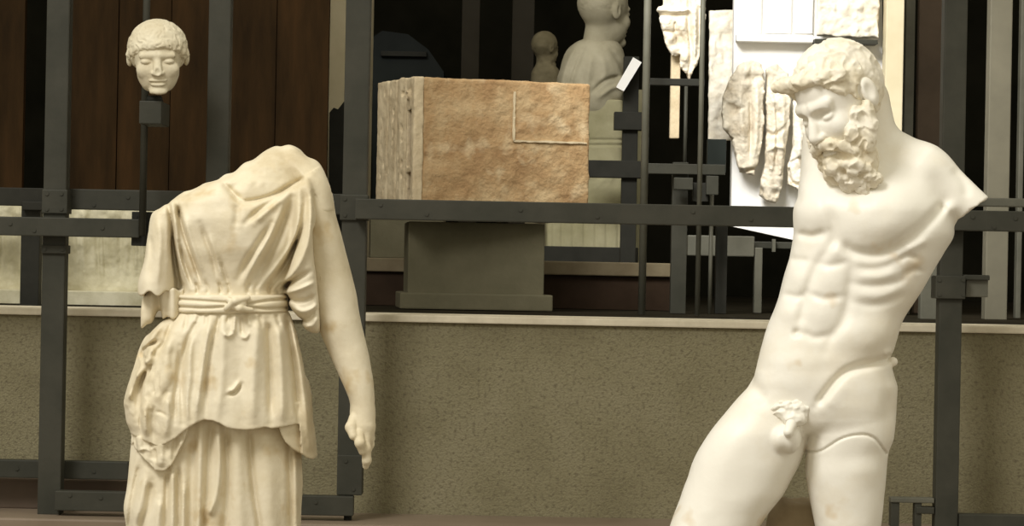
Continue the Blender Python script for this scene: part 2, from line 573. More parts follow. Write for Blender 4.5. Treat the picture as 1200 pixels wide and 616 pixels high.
RM.stroke([(938, 386), (955, 394), (974, 390)], -2.6, 5)
RM.bump((974, 328), (15, 15), 2.4)
RM.bump((966, 368), (18, 17), 3.6)
RM.bump((976, 295), (12, 9), 3)
RM.bump((935, 325), (12, 15), 3)
RM.bump((924, 365), (12, 15), 3)
RM.bump((934, 389), (4.5, 4), -4)
RM.stroke([(1000, 312), (1018, 315), (1038, 311), (1052, 304)], -1.9, 4.5)
RM.stroke([(996, 331), (1020, 335), (1048, 330), (1064, 322)], -2.2, 4.5)
RM.stroke([(994, 352), (1020, 357), (1044, 351), (1062, 342)], -1.8, 5)
RM.stroke([(1002, 323), (1030, 324), (1052, 317)], 2.0, 5)
RM.stroke([(1000, 344), (1030, 346), (1054, 338)], 1.8, 5.5)
RM.stroke([(1050, 306), (1062, 300), (1074, 303)], -3, 3.5)
RM.stroke([(1054, 323), (1068, 316), (1080, 318)], -2.6, 3.5)
RM.stroke([(1058, 293), (1072, 288), (1086, 280)], 2.5, 5)
RM.bump((1014, 392), (34, 22), 8, rot=-.2, p=2.6)
RM.stroke([(1050, 416), (1036, 421), (1014, 426), (994, 432), (980, 443), (968, 458), (956, 474)], -7, 5, taper=.1)
RM.stroke([(1046, 412), (1034, 415)], 3, 5)
RM.stroke([(994, 446), (980, 460), (968, 476)], 2, 9)
RM.bump((928, 430), (34, 34), 5, p=2.5)
RM.stroke([(876, 440), (888, 456), (900, 470)], -4, 8)
RM.bump((1000, 470), (30, 40), 4)
RM.bump((1040, 474), (8, 22), -4)
RM.bump((855, 520), (26, 48), 4, rot=.45)
RM.stroke([(946, 528), (962, 526), (986, 511), (1008, 506), (1024, 511), (1038, 530)], -3.4, 1.15, taper=0)
RM.bump((934, 230), (8, 10), -3)
RM.bump((1060, 200), (26, 14), -3, rot=.4)
RM.bump((1088, 196), (22, 18), 5)
RM.stroke([(1112, 196), (1126, 214), (1132, 236)], -3, 6)
RM.bump((1000, 212), (14, 7), 4, rot=-.2)

T_ROWS = [(162, 946, 1062, 26, 14), (180, 943, 1092, 40, 10), (200, 941, 1101, 50, 6), (228, 936, 1107, 58, 2), (250, 934, 1114, 62, 0),
          (271, 931, 1117, 63, 0), (298, 926, 1104, 60, -2), (317, 920, 1093, 57, -3), (341, 914, 1079, 55, -4), (352, 911, 1072, 54, -4),
          (384, 899, 1053, 52, -4), (407, 893, 1047, 53, -3), (420, 890, 1044, 55, -2), (435, 886, 1046, 57, 0), (454, 880, 1049, 58, 0),
          (470, 880, 1047, 58, 0), (490, 896, 1036, 54, 0), (506, 916, 1012, 44, 0)]
RL_ROWS = [(440, 890, 940, 40, 0), (452, 879, 960, 44, 0), (461, 870, 965, 46, -2), (484, 851, 962, 50, -4), (510, 831, 948, 52, -8), (539, 814, 939, 52, -10),
           (559, 807, 929, 51, -12), (578, 800, 919, 50, -14), (601, 791, 901, 48, -16), (616, 786, 891, 47, -18), (660, 772, 868, 44, -24), (720, 757, 842, 42, -32),
           (760, 752, 828, 42, -32), (800, 746, 824, 42, -18), (850, 741, 812, 38, -6), (920, 738, 790, 28, 4), (975, 736, 784, 26, 4)]
LL_ROWS = [(440, 962, 1042, 44, 4), (454, 958, 1049, 48, 4), (481, 950, 1050, 52, 4), (513, 945, 1047, 54, 2), (530, 944, 1041, 53, 2), (552, 944, 1038.5, 52, 0),
           (575, 947, 1036, 50, 0), (598, 951.5, 1034, 48, 0), (616, 955, 1032, 47, 0), (680, 962, 1024, 42, -2), (740, 965, 1024, 40, -4),
           (790, 966, 1028, 42, 8), (850, 970, 1024, 38, 14), (920, 976, 1014, 28, 16), (975, 972, 1016, 26, 14)]
MC = (982, 114, -46)            # head centre (x, py, depth)
MS = .95
mL = np.array((0.64, -0.75, -0.145)); mF = np.array((-0.63, -0.63, 0.455)); mU = np.array((-0.43, -0.20, -0.877))
for v_ in (mL, mF, mU): v_ /= np.linalg.norm(v_)
HC = (MC[0], MC[2], MC[1])      # in (x, y, py)


def marsyas(P):
    x, y, z = P[:, 0], P[:, 1], P[:, 2]
    d = loft(P, T_ROWS, n=2.35, cap=10)
    leg = smin(loft(P, RL_ROWS, n=2.1, cap=8), loft(P, LL_ROWS, n=2.15, cap=8), 3)
    d = smin(d, leg, 9)
    # shoulder and broken upper arm on the right
    arm = cone(P, (1076, 6, 206), (1168, -6, 264), 39, 16)
    cut = (x - 1142) * .57 + (z - 242) * .82
    cut = cut + 1.2 * fbm(P, 9, 2)
    arm = smax(arm, cut, 1.5)
    d = smin(d, arm, 9)
    # trapezius, neck
    d = smin(d, chain(P, [(1006, 0, 120, 36), (1012, 10, 165, 40), (1022, 14, 196, 44)]), 8)
    d = smin(d, cone(P, (1022, 20, 172), (1084, 14, 204), 30, 32), 12)
    # raised right shoulder with broken stump behind the face
    st = cone(P, (972, 14, 222), (962, 24, 146), 34, 20)
    st = smax(st, (156 - z) + 3 * fbm(P, 12, 4), 2)
    d = smin(d, st, 10)
    # genitals
    d = smin(d, ellip(P, (927, -50, 510), (13, 18, 18)), 5)
    d = smin(d, ellip(P, (916, -50, 512), (11, 17, 15)), 5)
    d = smin(d, cone(P, (929, -60, 492), (925, -70, 503), 6.5, 5.5), 2.5)
    # feet
    for ax, ay in ((760, 4), (995, 14)):
        d = smin(d, chain(P, [(ax, ay + 10, 985, 26), (ax - 4, ay - 50, 995, 20), (ax - 8, ay - 105, 1002, 13)]), 10)
    w = sm01((8 - y) / 26)
    d = d - RM.at(x, z) * w
    # navel / iliac knob, surface unevenness
    d = smin(d, sph(P, (1046, -8, 423), 5.5), 3)
    d = d - .5 * fbm(P, 26, 8, 2)
    # head
    m = (z < 250) & (x < 1080)
    if m.any():
        Pm = P[m]
        hd, Q, A = head_face(Pm, HC, mL, mF, mU, MS)
        # strong brow, furrow and cheek
        hd = smin(hd, cone(A, (6, 50, 3), (27, 43, 6), 7, 5), 5)
        hd = smax(hd, -ellip(A, (17, 57, -7), (13, 12, 7.5)), 4)
        hd = smin(hd, ellip(A, (18, 43.5, -12), (9, 8, 4.5)), 2)
        hd = smax(hd, -cone(A, (3, 58, 8), (3, 60, 2), 1.0, 1.0), 3)
        d[m] = smin(d[m], hd, 5)
    return np.maximum(d, z - 1006)


fm.mesh('body', marsyas, (725, -130, 36), (1180, 80, 1016), 1.5, M['marble_bright'], mz)


def m_local(P):
    return (P - np.array(HC, dtype=np.float32)) @ np.array([mL, mF, mU], dtype=np.float32).T / MS


def hair_f(P):
    Q = m_local(P)
    d = ellip(Q, (0, -6, 9), (49, 59.5, 57.5))
    # hair line: keep the cap above and behind the face and ears
    line = (Q[:, 1] * .72 - Q[:, 2] * .72) - 9 - 6 * sm01((np.abs(Q[:, 0]) - 22) / 14)
    d = smax(d, line, 5)
    aq = np.abs(Q[:, 0])
    d = smax(d, -ellip(np.stack([aq, Q[:, 1], Q[:, 2]], 1), (52, -4, -8), (14, 15, 23)), 3)
    # rolled forelock over the forehead, sticking out at the front
    for k in range(9):
        t = -1 + 2 * k / 8
        p = (t * 41, 46 - 24 * t * t, 38 - 10 * t * t)
        d = smin(d, ellip(Q, p, (9, 9, 8)), 4)
    d = smin(d, chain(Q, [(-26, 42, 40, 8), (-34, 46, 41, 7), (-40, 50, 42, 4.5)]), 4)
    cur = ridged(Q * np.array([1.3, .8, .8], dtype=np.float32), 12, 3, .9)
    return d - 2.4 * np.maximum(cur, -.5) - .6 * vnoise(Q, 5, 9)


fm.mesh('hair', hair_f, (890, -150, 30), (1065, 60, 190), 1.1, M['marble_hair'], mz)

BRD = []
r2 = np.random.default_rng(21)
for i in range(84):
    a = r2.uniform(-38, 38); c = r2.uniform(-124, -40)
    t = (-40 - c) / 64.0
    wid = 42 - 10 * t
    a = a * wid / 40
    b = 44 + 12 * math.sin(min(t, 1) * 2.6) - (a / 40) ** 2 * 26 - max(0, t - .6) * 16
    if abs(a) < 13 and c > -84: continue
    BRD.append((a, b + 2.5, c, r2.uniform(5, 8)))


def beard_f(P):
    Q = m_local(P)
    d = ellip(Q, (2, 28, -74), (36, 28, 33))
    A = np.stack([np.abs(Q[:, 0]), Q[:, 1], Q[:, 2]], 1)
    d = smin(d, chain(A, [(44, 6, -22, 7), (42, 14, -44, 10), (34, 26, -62, 12)]), 5)
    d = smin(d, ellip(A, (33, 27, -42), (11, 20, 15)), 4)
    d = smin(d, ellip(A, (40, 18, -26), (7, 13, 12)), 4)
    d = smin(d, ellip(Q, (4, 30, -100), (22, 18, 19)), 5)
    d = smin(d, chain(A, [(3, 60, -40, 5.5), (14, 57, -43, 6.5), (25, 48, -52, 6), (29, 44, -62, 5)]), 2)
    for a, b, c, r in BRD:
        d = smin(d, sph(Q, (a, b, c), r), 1.6)
    d = smin(d, ellip(Q, (0, 56, -70), (13, 11, 13)), 3)
    d = smax(d, -ellip(Q, (0, 62, -51), (11, 14, 5)), 2)
    cur = ridged(Q * np.array([1.0, 1.0, .75], dtype=np.float32), 8, 7, .8)
    return d - 2.2 * np.maximum(cur, -.7)


fm.mesh('beard', beard_f, (925, -150, 120), (1060, 20, 250), 1.0, M['marble_hair'], mz)


def pubic_f(P):
    d = ellip(P, (930, -48, 479), (26, 13, 12))
    d = smin(d, ellip(P, (932, -54, 488), (14, 11, 9)), 3)
    for k in range(26):
        rr = np.random.default_rng(100 + k)
        a = rr.uniform(0, 6.28); q = rr.uniform(.2, 1)
        d = smin(d, sph(P, (930 + 22 * q * math.cos(a), -59 + 6 * q * q, 478 + 10 * q * math.sin(a)), rr.uniform(2.6, 4.2)), 1.2)
    return d - 1.6 * ridged(P, 8, 13, .8)


fm.mesh('pubic_hair', pubic_f, (895, -80, 455), (965, -20, 510), .9, M['marble_bright'], mz)


def stump_f(P):
    d = loft(P, [(590, 912, 960, 18, 58), (612, 902, 970, 26, 54), (700, 892, 985, 34, 50), (1006, 880, 1000, 44, 44)], n=2.2)
    return d - 5 * ridged(P * np.array([1, 1, .35], dtype=np.float32), 26, 31, .6)


fm.mesh('trunk_support', stump_f, (860, -10, 505), (1020, 105, 1006), 2.6, M['trunk'], mz)


def plinth(parent, hw, hd, h, cx=0, cy=0):
    bm = bmesh.new()
    box(bm, cx - hw, cx + hw, cy - hd, cy + hd, -h, -.04, .01)
    box(bm, cx - hw + .03, cx + hw - .03, cy - hd + .03, cy + hd - .03, -.05, .012, .008)
    return link_bm('plinth', bm, M['pedestal'], parent)


zl = (fm.local(np.array([[900., 0., 1006.]]))[0, 2])
mz.location.z = fm.base.z
p = plinth(mz, .42, .36, .30 + zl - .0, cx=-.17, cy=0)
p.location.z = zl

# ================================================================== HEADLESS DRAPED STATUE
fa = Frame(285, 400, 6.65, 0.30)
az = empty('marble_statue', fa.base, 'headless draped marble female statue with knotted belt and one lowered arm', 'statue', rz=fa.yaw)

RB = Relief(130, 460, 150, 420, .5)          # bodice
g = lambda p, a, s_, **k: RB.stroke(p, a * 1.2, s_ * .88 if not k.get('side') else s_, **k)
g([(198, 236), (202, 262), (203, 290), (207, 315), (214, 342)], -7, 3.2, taper=.12)
g([(208, 236), (212, 254), (219, 280), (228, 306), (238, 336)], -5.5, 3.0, taper=.15)
g([(203, 240), (208, 270), (213, 305), (224, 338)], 4, 3.5)
g([(216, 250), (226, 285), (240, 325)], 3.5, 4.5)
g([(211, 284), (217, 308), (227, 336)], -4, 2.6)
g([(236, 262), (243, 282), (251, 304), (256, 330)], -4, 4.0)
g([(244, 272), (254, 300), (262, 330)], 3, 4)
g([(258, 305), (268, 332)], -3.5, 3)
g([(260, 214), (270, 224), (284, 237)], -6, 4)
g([(284, 237), (299, 235), (314, 231), (334, 221), (355, 209)], -4, 2.6, taper=.1)
g([(266, 214), (284, 234), (314, 229), (335, 219), (356, 206)], -10, 22, taper=.1, side=1)
g([(278, 238), (278, 252), (276, 268)], -3, 5)
g([(287, 262), (304, 247), (322, 234), (345, 212)], -6, 4.2)
g([(297, 262), (314, 246), (336, 226)], 4, 5)
g([(279, 327), (290, 306), (304, 284), (318, 262)], -5.5, 4.5)
g([(286, 330), (298, 308), (312, 284), (328, 252), (336, 226)], 4, 4.5)
g([(296, 332), (310, 306), (322, 282), (332, 256), (340, 232)], -8, 7)
g([(304, 336), (322, 314), (338, 292), (348, 266), (352, 240)], 3.5, 3.5)
g([(312, 337), (328, 318), (341, 296), (352, 268), (356, 236), (353, 214)], -7.5, 5)
g([(322, 338), (340, 322), (354, 300), (362, 270), (362, 235)], 4.5, 4.5)
g([(328, 338), (346, 326), (362, 318)], -5, 3.5)
g([(332, 343), (350, 338), (368, 330)], 3.5, 3)
g([(366, 226), (372, 248), (381, 270), (391, 291)], -5.5, 2.6, taper=.2)
g([(366, 262), (368, 290), (371, 326), (375, 356), (376, 384)], -6, 3.2, taper=.1)
g([(338, 350), (354, 352), (368, 346)], -4, 3)
g([(340, 356), (352, 364), (366, 360), (370, 352)], 4, 4)
g([(348, 372), (358, 374), (370, 362)], -4, 3)
g([(355, 382), (366, 380), (372, 368)], 4, 4)
g([(186, 256), (190, 280), (188, 310), (186, 338)], 2.5, 4)
g([(178, 272), (180, 300), (176, 334)], -2, 4)
RB.bump((228, 248), (22, 28), 5)
RB.bump((316, 282), (26, 34), 3)
for _k in range(40):
    _a, _b = rng.uniform(290, 345), rng.uniform(182, 222)
    RB.bump((_a, _b), (rng.uniform(2, 5), rng.uniform(2, 5)), rng.uniform(-1.1, 1.1))
for xx, dx, am in ((216, -3, -2), (231, -3, -3.4), (243, -4, -2), (258, -3, -3.6), (268, -3, -2.4), (291, 3, -3), (301, 5, -2), (317, 6, -3.2), (327, 7, -2)):
    g([(xx, 345), (xx - dx * .4, 338), (xx + dx * .6, 329)], am, 2.4)

BOD = [(168, 325, 338, 10, 22), (173, 318, 348, 18, 20), (181, 303, 360, 28, 16), (195, 282, 372, 38, 10), (210, 255, 376, 46, 5),
       (216, 239, 376, 50, 3), (228, 219, 374, 54, 0), (240, 206, 370, 56, 0), (260, 203, 360, 58, -2), (290, 204, 354, 56, -2),
       (310, 206, 348, 52, 0), (335, 209, 337, 46, 0), (347, 210, 334, 45, 0), (370, 210, 336, 47, 0)]
SLV = [(226, 216, 226, 14, 0), (234, 204, 226, 28, 0), (242, 191, 222, 34, 0), (252, 180, 214, 37, 0), (269, 175, 212, 38, -2), (290, 172, 209, 38, -4),
       (308, 169, 207, 38, -5), (335, 163, 205, 38, -6), (362, 164, 203, 38, -6)]
ARM = [(178, 330, 352, 16, 18), (189, 335, 369, 28, 14), (203, 338, 381, 36, 8), (222, 342, 389, 40, 6), (250, 346, 393, 40, 4), (277, 350, 401, 38, 4),
       (316, 355, 410.5, 35, 4), (347, 361, 418, 34, 2), (372, 368, 422, 32, 0), (399, 379, 428, 29, -2), (427, 391, 434, 26, -6), (454, 403, 438, 22, -12),
       (470, 409, 438.5, 19, -15), (484, 411, 438, 17, -17), (492, 411, 437, 16, -18)]
RSL = [(205, 338, 366, 30, -10), (230, 340, 370, 38, -16), (262, 340, 370, 44, -18), (300, 338, 372, 44, -18), (330, 336, 377, 40, -18),
       (355, 339, 378, 34, -16), (372, 350, 378, 28, -16), (384, 358, 376, 20, -16), (390, 364, 374, 10, -16)]


def bodice(P):
    x, y, z = P[:, 0], P[:, 1], P[:, 2]
    d = loft(P, BOD, n=2.3, cap=4)
    s = loft(P, SLV, n=2.4, cap=4)
    hem = 343 + 3.0 * np.sin((x - 163) * .33)
    s = smax(s, z - hem, 1.5)
    s = smax(s, -loft(P, [(330, 170, 196, 28, -5), (400, 168, 198, 30, -5)], n=2.3, cap=2), 2)
    d = smin(d, s, 5)
    r = loft(P, RSL, n=2.2, cap=4)
    d = smin(d, r, 6)
    d = smin(d, loft(P, [q for q in ARM if q[0] < 260], n=2.2, cap=6), 7)
    w = sm01((6 - y) / 22)
    d = d - RB.at(x, z) * w
    d = d - (1 - w) * 2.5 * np.sin(x * .22 + 2 * vnoise(P, 60, 4))      # back folds
    return d - .5 * fbm(P, 20, 3, 2)


fa.mesh('bodice', bodice, (150, -85, 155), (410, 75, 402), 1.2, M['marble'], az)


def arm_f(P):
    x, y, z = P[:, 0], P[:, 1], P[:, 2]
    d = loft(P, [q for q in ARM if q[0] > 215], n=2.05, cap=6)
    # palm and broken fingers, thumb side
    d = smin(d, chain(P, [(424, -18, 484, 14), (424, -22, 500, 14.5), (425, -24, 514, 11.5)]), 5)
    d = smin(d, chain(P, [(414, -26, 488, 6), (409.5, -34, 499, 6), (412.5, -40, 509, 5)]), 2)
    d = smin(d, chain(P, [(419, -34, 506, 6), (420, -42, 517, 5.8), (423, -38, 527, 4.6)]), 1.5)
    d = smin(d, chain(P, [(427, -30, 508, 6), (427.5, -34, 524, 5.8), (428.5, -32, 538, 5), (427.5, -28, 545, 4)]), 1.5)
    d = smin(d, chain(P, [(432, -20, 506, 5.5), (432, -22, 520, 5.2), (429, -20, 531, 4.4)]), 1.5)
    d = smin(d, chain(P, [(434, -10, 502, 4.8), (434, -8, 514, 4.5), (431, -9, 522, 3.8)]), 1.5)
    d = d - 1.8 * np.exp(-(((x - 394) / 10) ** 2 + ((z - 385) / 22) ** 2)) * (y < 0)
    d = smax(d, -cone(P, (402, -34, 316), (424, -30, 352), 1.0, 1.0), 2)
    return d - .5 * fbm(P, 24, 9, 2)


fa.mesh('arm', arm_f, (340, -75, 205), (446, 60, 556), 1.2, M['marble'], az)

RBelt = Relief(190, 350, 335, 375, .5)
RBelt.stroke([(205, 350), (240, 352), (272, 354)], -3, 1.6, taper=0)
RBelt.stroke([(205, 358.5), (240, 360), (270, 358)], -3, 1.6, taper=0)
RBelt.stroke([(288, 356), (312, 352), (336, 350)], -3, 1.6, taper=0)
RBelt.stroke([(288, 359), (312, 361), (336, 360)], -2.4, 1.6, taper=0)


def belt_f(P):
    x, y, z = P[:, 0], P[:, 1], P[:, 2]
    d = loft(P, [(345, 205, 337, 52, -1), (356, 204, 338, 54, -1), (366, 205, 338, 53, -1)], n=2.3, cap=3)
    d = d - RBelt.at(x, z) * (y < 0)
    yy = -57
    d = smin(d, ellip(P, (279, yy, 355), (10, 7, 8)), 2)
    d = smin(d, chain(P, [(266, yy + 2, 360, 3.6), (276, yy - 6, 352, 4), (290, yy, 348, 3.6)]), 1)
    d = smin(d, chain(P, [(268, yy + 2, 350, 3.4), (281, yy - 6, 360, 3.8), (294, yy + 1, 362, 3.2)]), 1)
    return d - .3 * fbm(P, 10, 5, 2)


fa.mesh('belt', belt_f, (196, -80, 338), (346, 62, 373), .9, M['marble'], az)

RO = Relief(130, 390, 350, 560, .5)         # overfold
g = lambda p, a, s_, **k: RO.stroke(p, a * 1.12, s_ * .92, **k)
g([(236, 366), (224, 392), (216, 418), (214, 450), (216, 492)], -7, 4)
g([(248, 372), (244, 392), (238, 430), (233, 465), (230, 492)], 6, 4.5)
g([(254, 378), (247, 410), (243, 445), (241, 486)], -5, 3.5)
g([(262, 366), (262, 400), (260, 450), (254, 490)], 3.5, 6)
g([(226, 378), (224, 412), (224, 460)], 4, 4)
g([(268, 456), (275, 452), (281, 443)], 4, 2.6)
g([(267, 460), (276, 457), (284, 447)], -4, 2.2)
g([(313, 374), (315, 400), (316, 440), (317, 492)], -7, 5, taper=.15)
g([(302, 370), (300, 400), (297, 440), (296, 496)], 6, 8, taper=.15)
g([(325, 376), (328, 410), (330, 450), (330, 494)], 5, 5.5, taper=.15)
g([(335, 372), (340, 400), (345, 440), (349, 492)], -6, 4, taper=.15)
g([(340, 382), (350, 420), (357, 470), (362, 522)], 3, 4)
g([(280, 380), (280, 420), (282, 470)], -2, 8)
for (xa, ya, xb, yb, am, sg) in ((221, 366, 217, 386, -3, 2.4), (231, 366, 229, 378, 2.5, 3), (243, 366, 242, 380, -2.4, 2.4), (258, 366, 253, 394, -4, 2.6), (270, 366, 266, 378, -3.4, 2.4),
                                 (276, 366, 274, 390, 4, 2.6), (283, 368, 284, 392, -4, 2.6), (290, 366, 293, 382, 3, 2.8), (303, 366, 308, 384, -3.6, 2.6), (322, 366, 328, 382, -2.6, 2.6)):
    g([(xa, ya), (xb, yb)], am, sg)
g([(262, 388), (268, 392), (274, 388)], 3, 2.4)
g([(282, 392), (288, 394), (293, 386)], 3, 2.4)
# crumpled cascade at the left hip
g([(207, 370), (199, 386), (194, 400), (183, 412)], -4.5, 3.2)
g([(196, 372), (186, 386), (176, 400), (170, 410)], 5, 4.5)
g([(189, 398), (178, 402), (168, 412), (170, 422)], -4.5, 2.4)
g([(186, 404), (178, 412), (176, 420), (168, 424)], 5, 4)
g([(180, 426), (170, 440), (164, 460), (162, 492)], -5.5, 3.4)
g([(172, 424), (160, 446), (152, 472)], 4, 4)
g([(204, 388), (197, 412), (196, 436), (190, 462)], 6, 7)
g([(212, 404), (210, 436), (207, 466), (207, 492)], -5.5, 3.0)
g([(184, 479), (191, 480), (198, 484)], -2.2, 2.0)
g([(184, 470), (181, 490), (182, 514)], -3.5, 3.2)
g([(200, 455), (198, 485), (195, 513)], 4.5, 5)
g([(174, 466), (172, 488), (174, 510)], 4.5, 4)
g([(168, 452), (166, 480), (167, 505)], -3.5, 2.4)
g([(222, 440), (221, 470), (222, 492)], 3, 3)
g([(150, 470), (156, 448), (166, 430)], 3, 4)

OVF = [(362, 210, 334, 46, 0), (366, 206, 340, 50, 0), (376, 192, 344, 53, -1), (388, 179, 348, 55, -2), (411, 166, 352, 57, -2), (434, 157, 356, 59, -2),
       (455, 150, 360, 61, -2), (470, 146, 363, 63, -2), (493, 149, 366, 65, -2), (505, 154, 368, 65, -2), (540, 158, 371, 65, -2)]
HEM = np.array([(140, 496), (146, 499), (155, 506), (164, 509), (173, 513), (180, 515), (188, 519), (196, 515), (208, 508), (216, 501), (223, 496), (232, 490), (240, 487), (250, 488),
                (258, 491), (266, 496), (276, 498), (287, 499), (300, 498), (310, 496), (318, 498), (334, 496), (345, 494), (350, 494), (352.5, 528), (358, 533), (366, 536), (372, 534)], float)


def overfold(P):
    x, y, z = P[:, 0], P[:, 1], P[:, 2]
    d = loft(P, OVF, n=2.25, cap=2)
    w = sm01((6 - y) / 22)
    d = d - RO.at(x, z) * w - (1 - w) * 4 * np.sin(x * .16 + 1.5 * vnoise(P, 70, 8))
    hip = np.exp(-(((x - 178) / 24) ** 2 + ((z - 440) / 62) ** 2)) * w
    d = d - hip * (2.8 * ridged(P * np.array([1, 1, .55], dtype=np.float32), 13, 51, .8) + 1.2 * vnoise(P, 7, 6))
    d = d - .8 * fbm(P, 22, 6, 3)
    hem = np.interp(x, HEM[:, 0], HEM[:, 1])
    d = smax(d, z - hem - 1.0, 1.6)
    in2 = loft(P, [(470, 156, 359, 59, -2), (545, 160, 366, 60, -2)], n=2.25, cap=2)
    hem2 = np.interp(x, [318, 326, 329, 334, 342, 352, 360, 370], [470, 498, 507, 516, 524, 530, 534, 534])
    d = smin(d, smax(in2, smax(z - hem2, 320 - x, 2), 2), 1)
    # hollow underneath so the cloth edge stands free of the skirt
    ins = loft(P, [(440, 180, 338, 40, -1), (480, 172, 346, 46, -1), (560, 166, 354, 52, -1)], n=2.25, cap=8)
    return smax(d, -ins, 2)


fa.mesh('overfold', overfold, (134, -90, 358), (384, 80, 545), 1.2, M['marble'], az)

RS = Relief(120, 390, 470, 700, .5)
g = RS.stroke
g([(249, 490), (245, 530), (243, 570), (240, 620), (236, 690)], -7, 4, taper=.1)
g([(256, 498), (258, 535), (254, 575), (244, 600)], 7, 4.5, taper=.1)
g([(236, 492), (235, 540), (234, 600), (232, 690)], 7, 5, taper=.1)
g([(265, 496), (266, 540), (266, 580), (262, 640), (258, 690)], -9, 5, taper=.1)
g([(278, 500), (280, 560), (282, 620), (284, 690)], 5, 8, taper=.1)
g([(292, 500), (294, 535), (298, 575), (304, 616), (310, 690)], -8, 3.6, taper=.1)
g([(310, 500), (314, 560), (320, 690)], 5, 10, taper=.1)
g([(338, 520), (339, 570), (340, 690)], -5, 3.4, taper=.1)
g([(345, 530), (346, 580), (347, 690)], 3.5, 3.5, taper=.1)
g([(351, 535), (352, 580), (352, 690)], -3, 2.5, taper=.1)
g([(228, 506), (226, 560), (224, 620), (224, 690)], -6, 6, taper=.1)
g([(217, 560), (216, 620), (215, 690)], 6, 4, taper=.1)
g([(211, 540), (211, 600), (210, 690)], -6, 3, taper=.1)
g([(204, 545), (204, 600), (203, 690)], 6, 3.5, taper=.1)
g([(198, 548), (196, 600), (194, 690)], -6, 3, taper=.1)
g([(190, 580), (186, 620), (184, 690)], 5, 4, taper=.1)
g([(180, 560), (176, 590), (168, 616), (166, 690)], -6, 4, taper=.1)
g([(166, 540), (158, 575), (153, 620), (152, 690)], -4, 3, taper=.1)
g([(174, 550), (168, 580), (160, 612)], 4, 4)

SKT = [(480, 168, 348, 46, 0), (500, 162, 350, 47, 0), (532, 156, 353.5, 48, 0), (567, 150, 356.5, 50, 0), (594, 144.5, 355.5, 52, 0), (616, 147.5, 354.5, 53, 0),
       (700, 146, 356, 56, 0), (850, 142, 362, 60, 0), (970, 136, 368, 64, 0)]


def skirt(P):
    x, y, z = P[:, 0], P[:, 1], P[:, 2]
    d = loft(P, SKT, n=2.3, cap=4)
    w = sm01((6 - y) / 22)
    zz = np.minimum(z, 690)
    d = d - RS.at(x, zz) * w - (1 - w) * 5 * np.sin(x * .17 + 1.2 * vnoise(P * np.array([1, 1, .3], dtype=np.float32), 70, 8))
    return d - .7 * fbm(P * np.array([1, 1, .5], dtype=np.float32), 22, 12, 3)


fa.mesh('skirt', skirt, (126, -90, 478), (382, 80, 972), 1.5, M['marble'], az)

RC = Relief(130, 240, 470, 570, .5)
g = RC.stroke
g([(180, 505), (181, 538)], -3, 3)
g([(192, 510), (190, 545)], 4, 4)
g([(164, 505), (168, 528)], 4, 4)
g([(207, 505), (206, 540)], -4, 3)


def cascade(P):
    x, y, z = P[:, 0], P[:, 1], P[:, 2]
    d = loft(P, [(470, 160, 300, 50, -1), (500, 157, 300, 54, -1), (520, 156, 300, 55, -1), (560, 160, 300, 55, -1)], n=2.25, cap=2)
    d = d - RC.at(x, z) * (y < 0)
    hem = np.interp(x, [150, 158, 168, 176, 184, 190, 197, 205, 214, 222, 228], [516, 520, 530, 538, 546, 549, 545, 536, 520, 500, 430])
    d = smax(d, z - hem, 1.6)
    return smax(d, y - 12 + 0 * x, 2) - .6 * fbm(P, 20, 2, 2) - 1.8 * ridged(P, 11, 61, .8) * (y < 6)


fa.mesh('cascade_fold', cascade, (146, -90, 468), (236, 20, 556), 1.2, M['marble'], az)


def tag_f(P):     # hanging end of the sleeve cloth at the left
    d = loft(P, [(340, 171, 198, 20, 4), (356, 168, 194, 20, 3), (366, 167, 186, 16, 0), (378, 167, 177, 10, -2), (383, 167, 172, 5, -2)], n=2.2, cap=2)
    d = smin(d, loft(P, [(338, 186, 216, 30, -4), (372, 192, 216, 28, -4)], n=2.2, cap=3), 4)
    return d - 1.5 * np.sin(P[:, 0] * .5) - .4 * fbm(P, 12, 2, 2)


fa.mesh('sleeve_end', tag_f, (158, -50, 334), (222, 40, 388), 1.1, M['marble'], az)
zl = fa.local(np.array([[285., 0., 968.]]))[0, 2]
p = plinth(az, .34, .24, .30 + zl, cx=-.05)
p.location.z = zl

# ================================================================== STEEL DISPLAY FRAME IN FRONT OF THE WALL
fo = W(420, 603, 8.78); fo.z = lz
fr = empty('display_rack', fo, 'grey steel frame of posts and rails bolted up before the low wall', 'rack')


def at_y(x0, y):            # x of an upright line that passes x0 at py = 0
    return x0 - y * math.tan(ROLL)


def ppart(name, mat, x0, x1, y0, y1, Y, depth, parent=fr, bev=.003, bolts=()):
    bm = bmesh.new()
    off = parent.location if parent else Vector((0, 0, 0))
    pxbox(bm, x0, x1, y0, y1, Y, depth, bev, off)
    for (bx, by) in bolts:
        c = W(bx, by, Y) - off
        cyl(bm, c + Vector((0, -.003, 0)), c + Vector((0, .004, 0)), .006, .006, 6)
    return link_bm(name, bm, mat, parent)


def vpost(x0, wd, ya, yb, Y, depth, mat, parent=fr, name='post', bolts=()):
    c = at_y(x0, (ya + yb) / 2)
    return ppart(name, mat, c - wd / 2, c + wd / 2, ya, yb, Y, depth, parent, .004, bolts)


def hrail(name, xa, xb, yc, at, h, Y, depth, mat=None, parent=fr, bolts=()):
    """horizontal rail whose centre line passes py=yc at px=at"""
    cx = (xa + xb) / 2; cy = yc + (cx - at) * math.tan(ROLL)
    return ppart(name, mat or M['steel'], xa, xb, cy - h / 2, cy + h / 2, Y, depth, parent, .003, bolts)


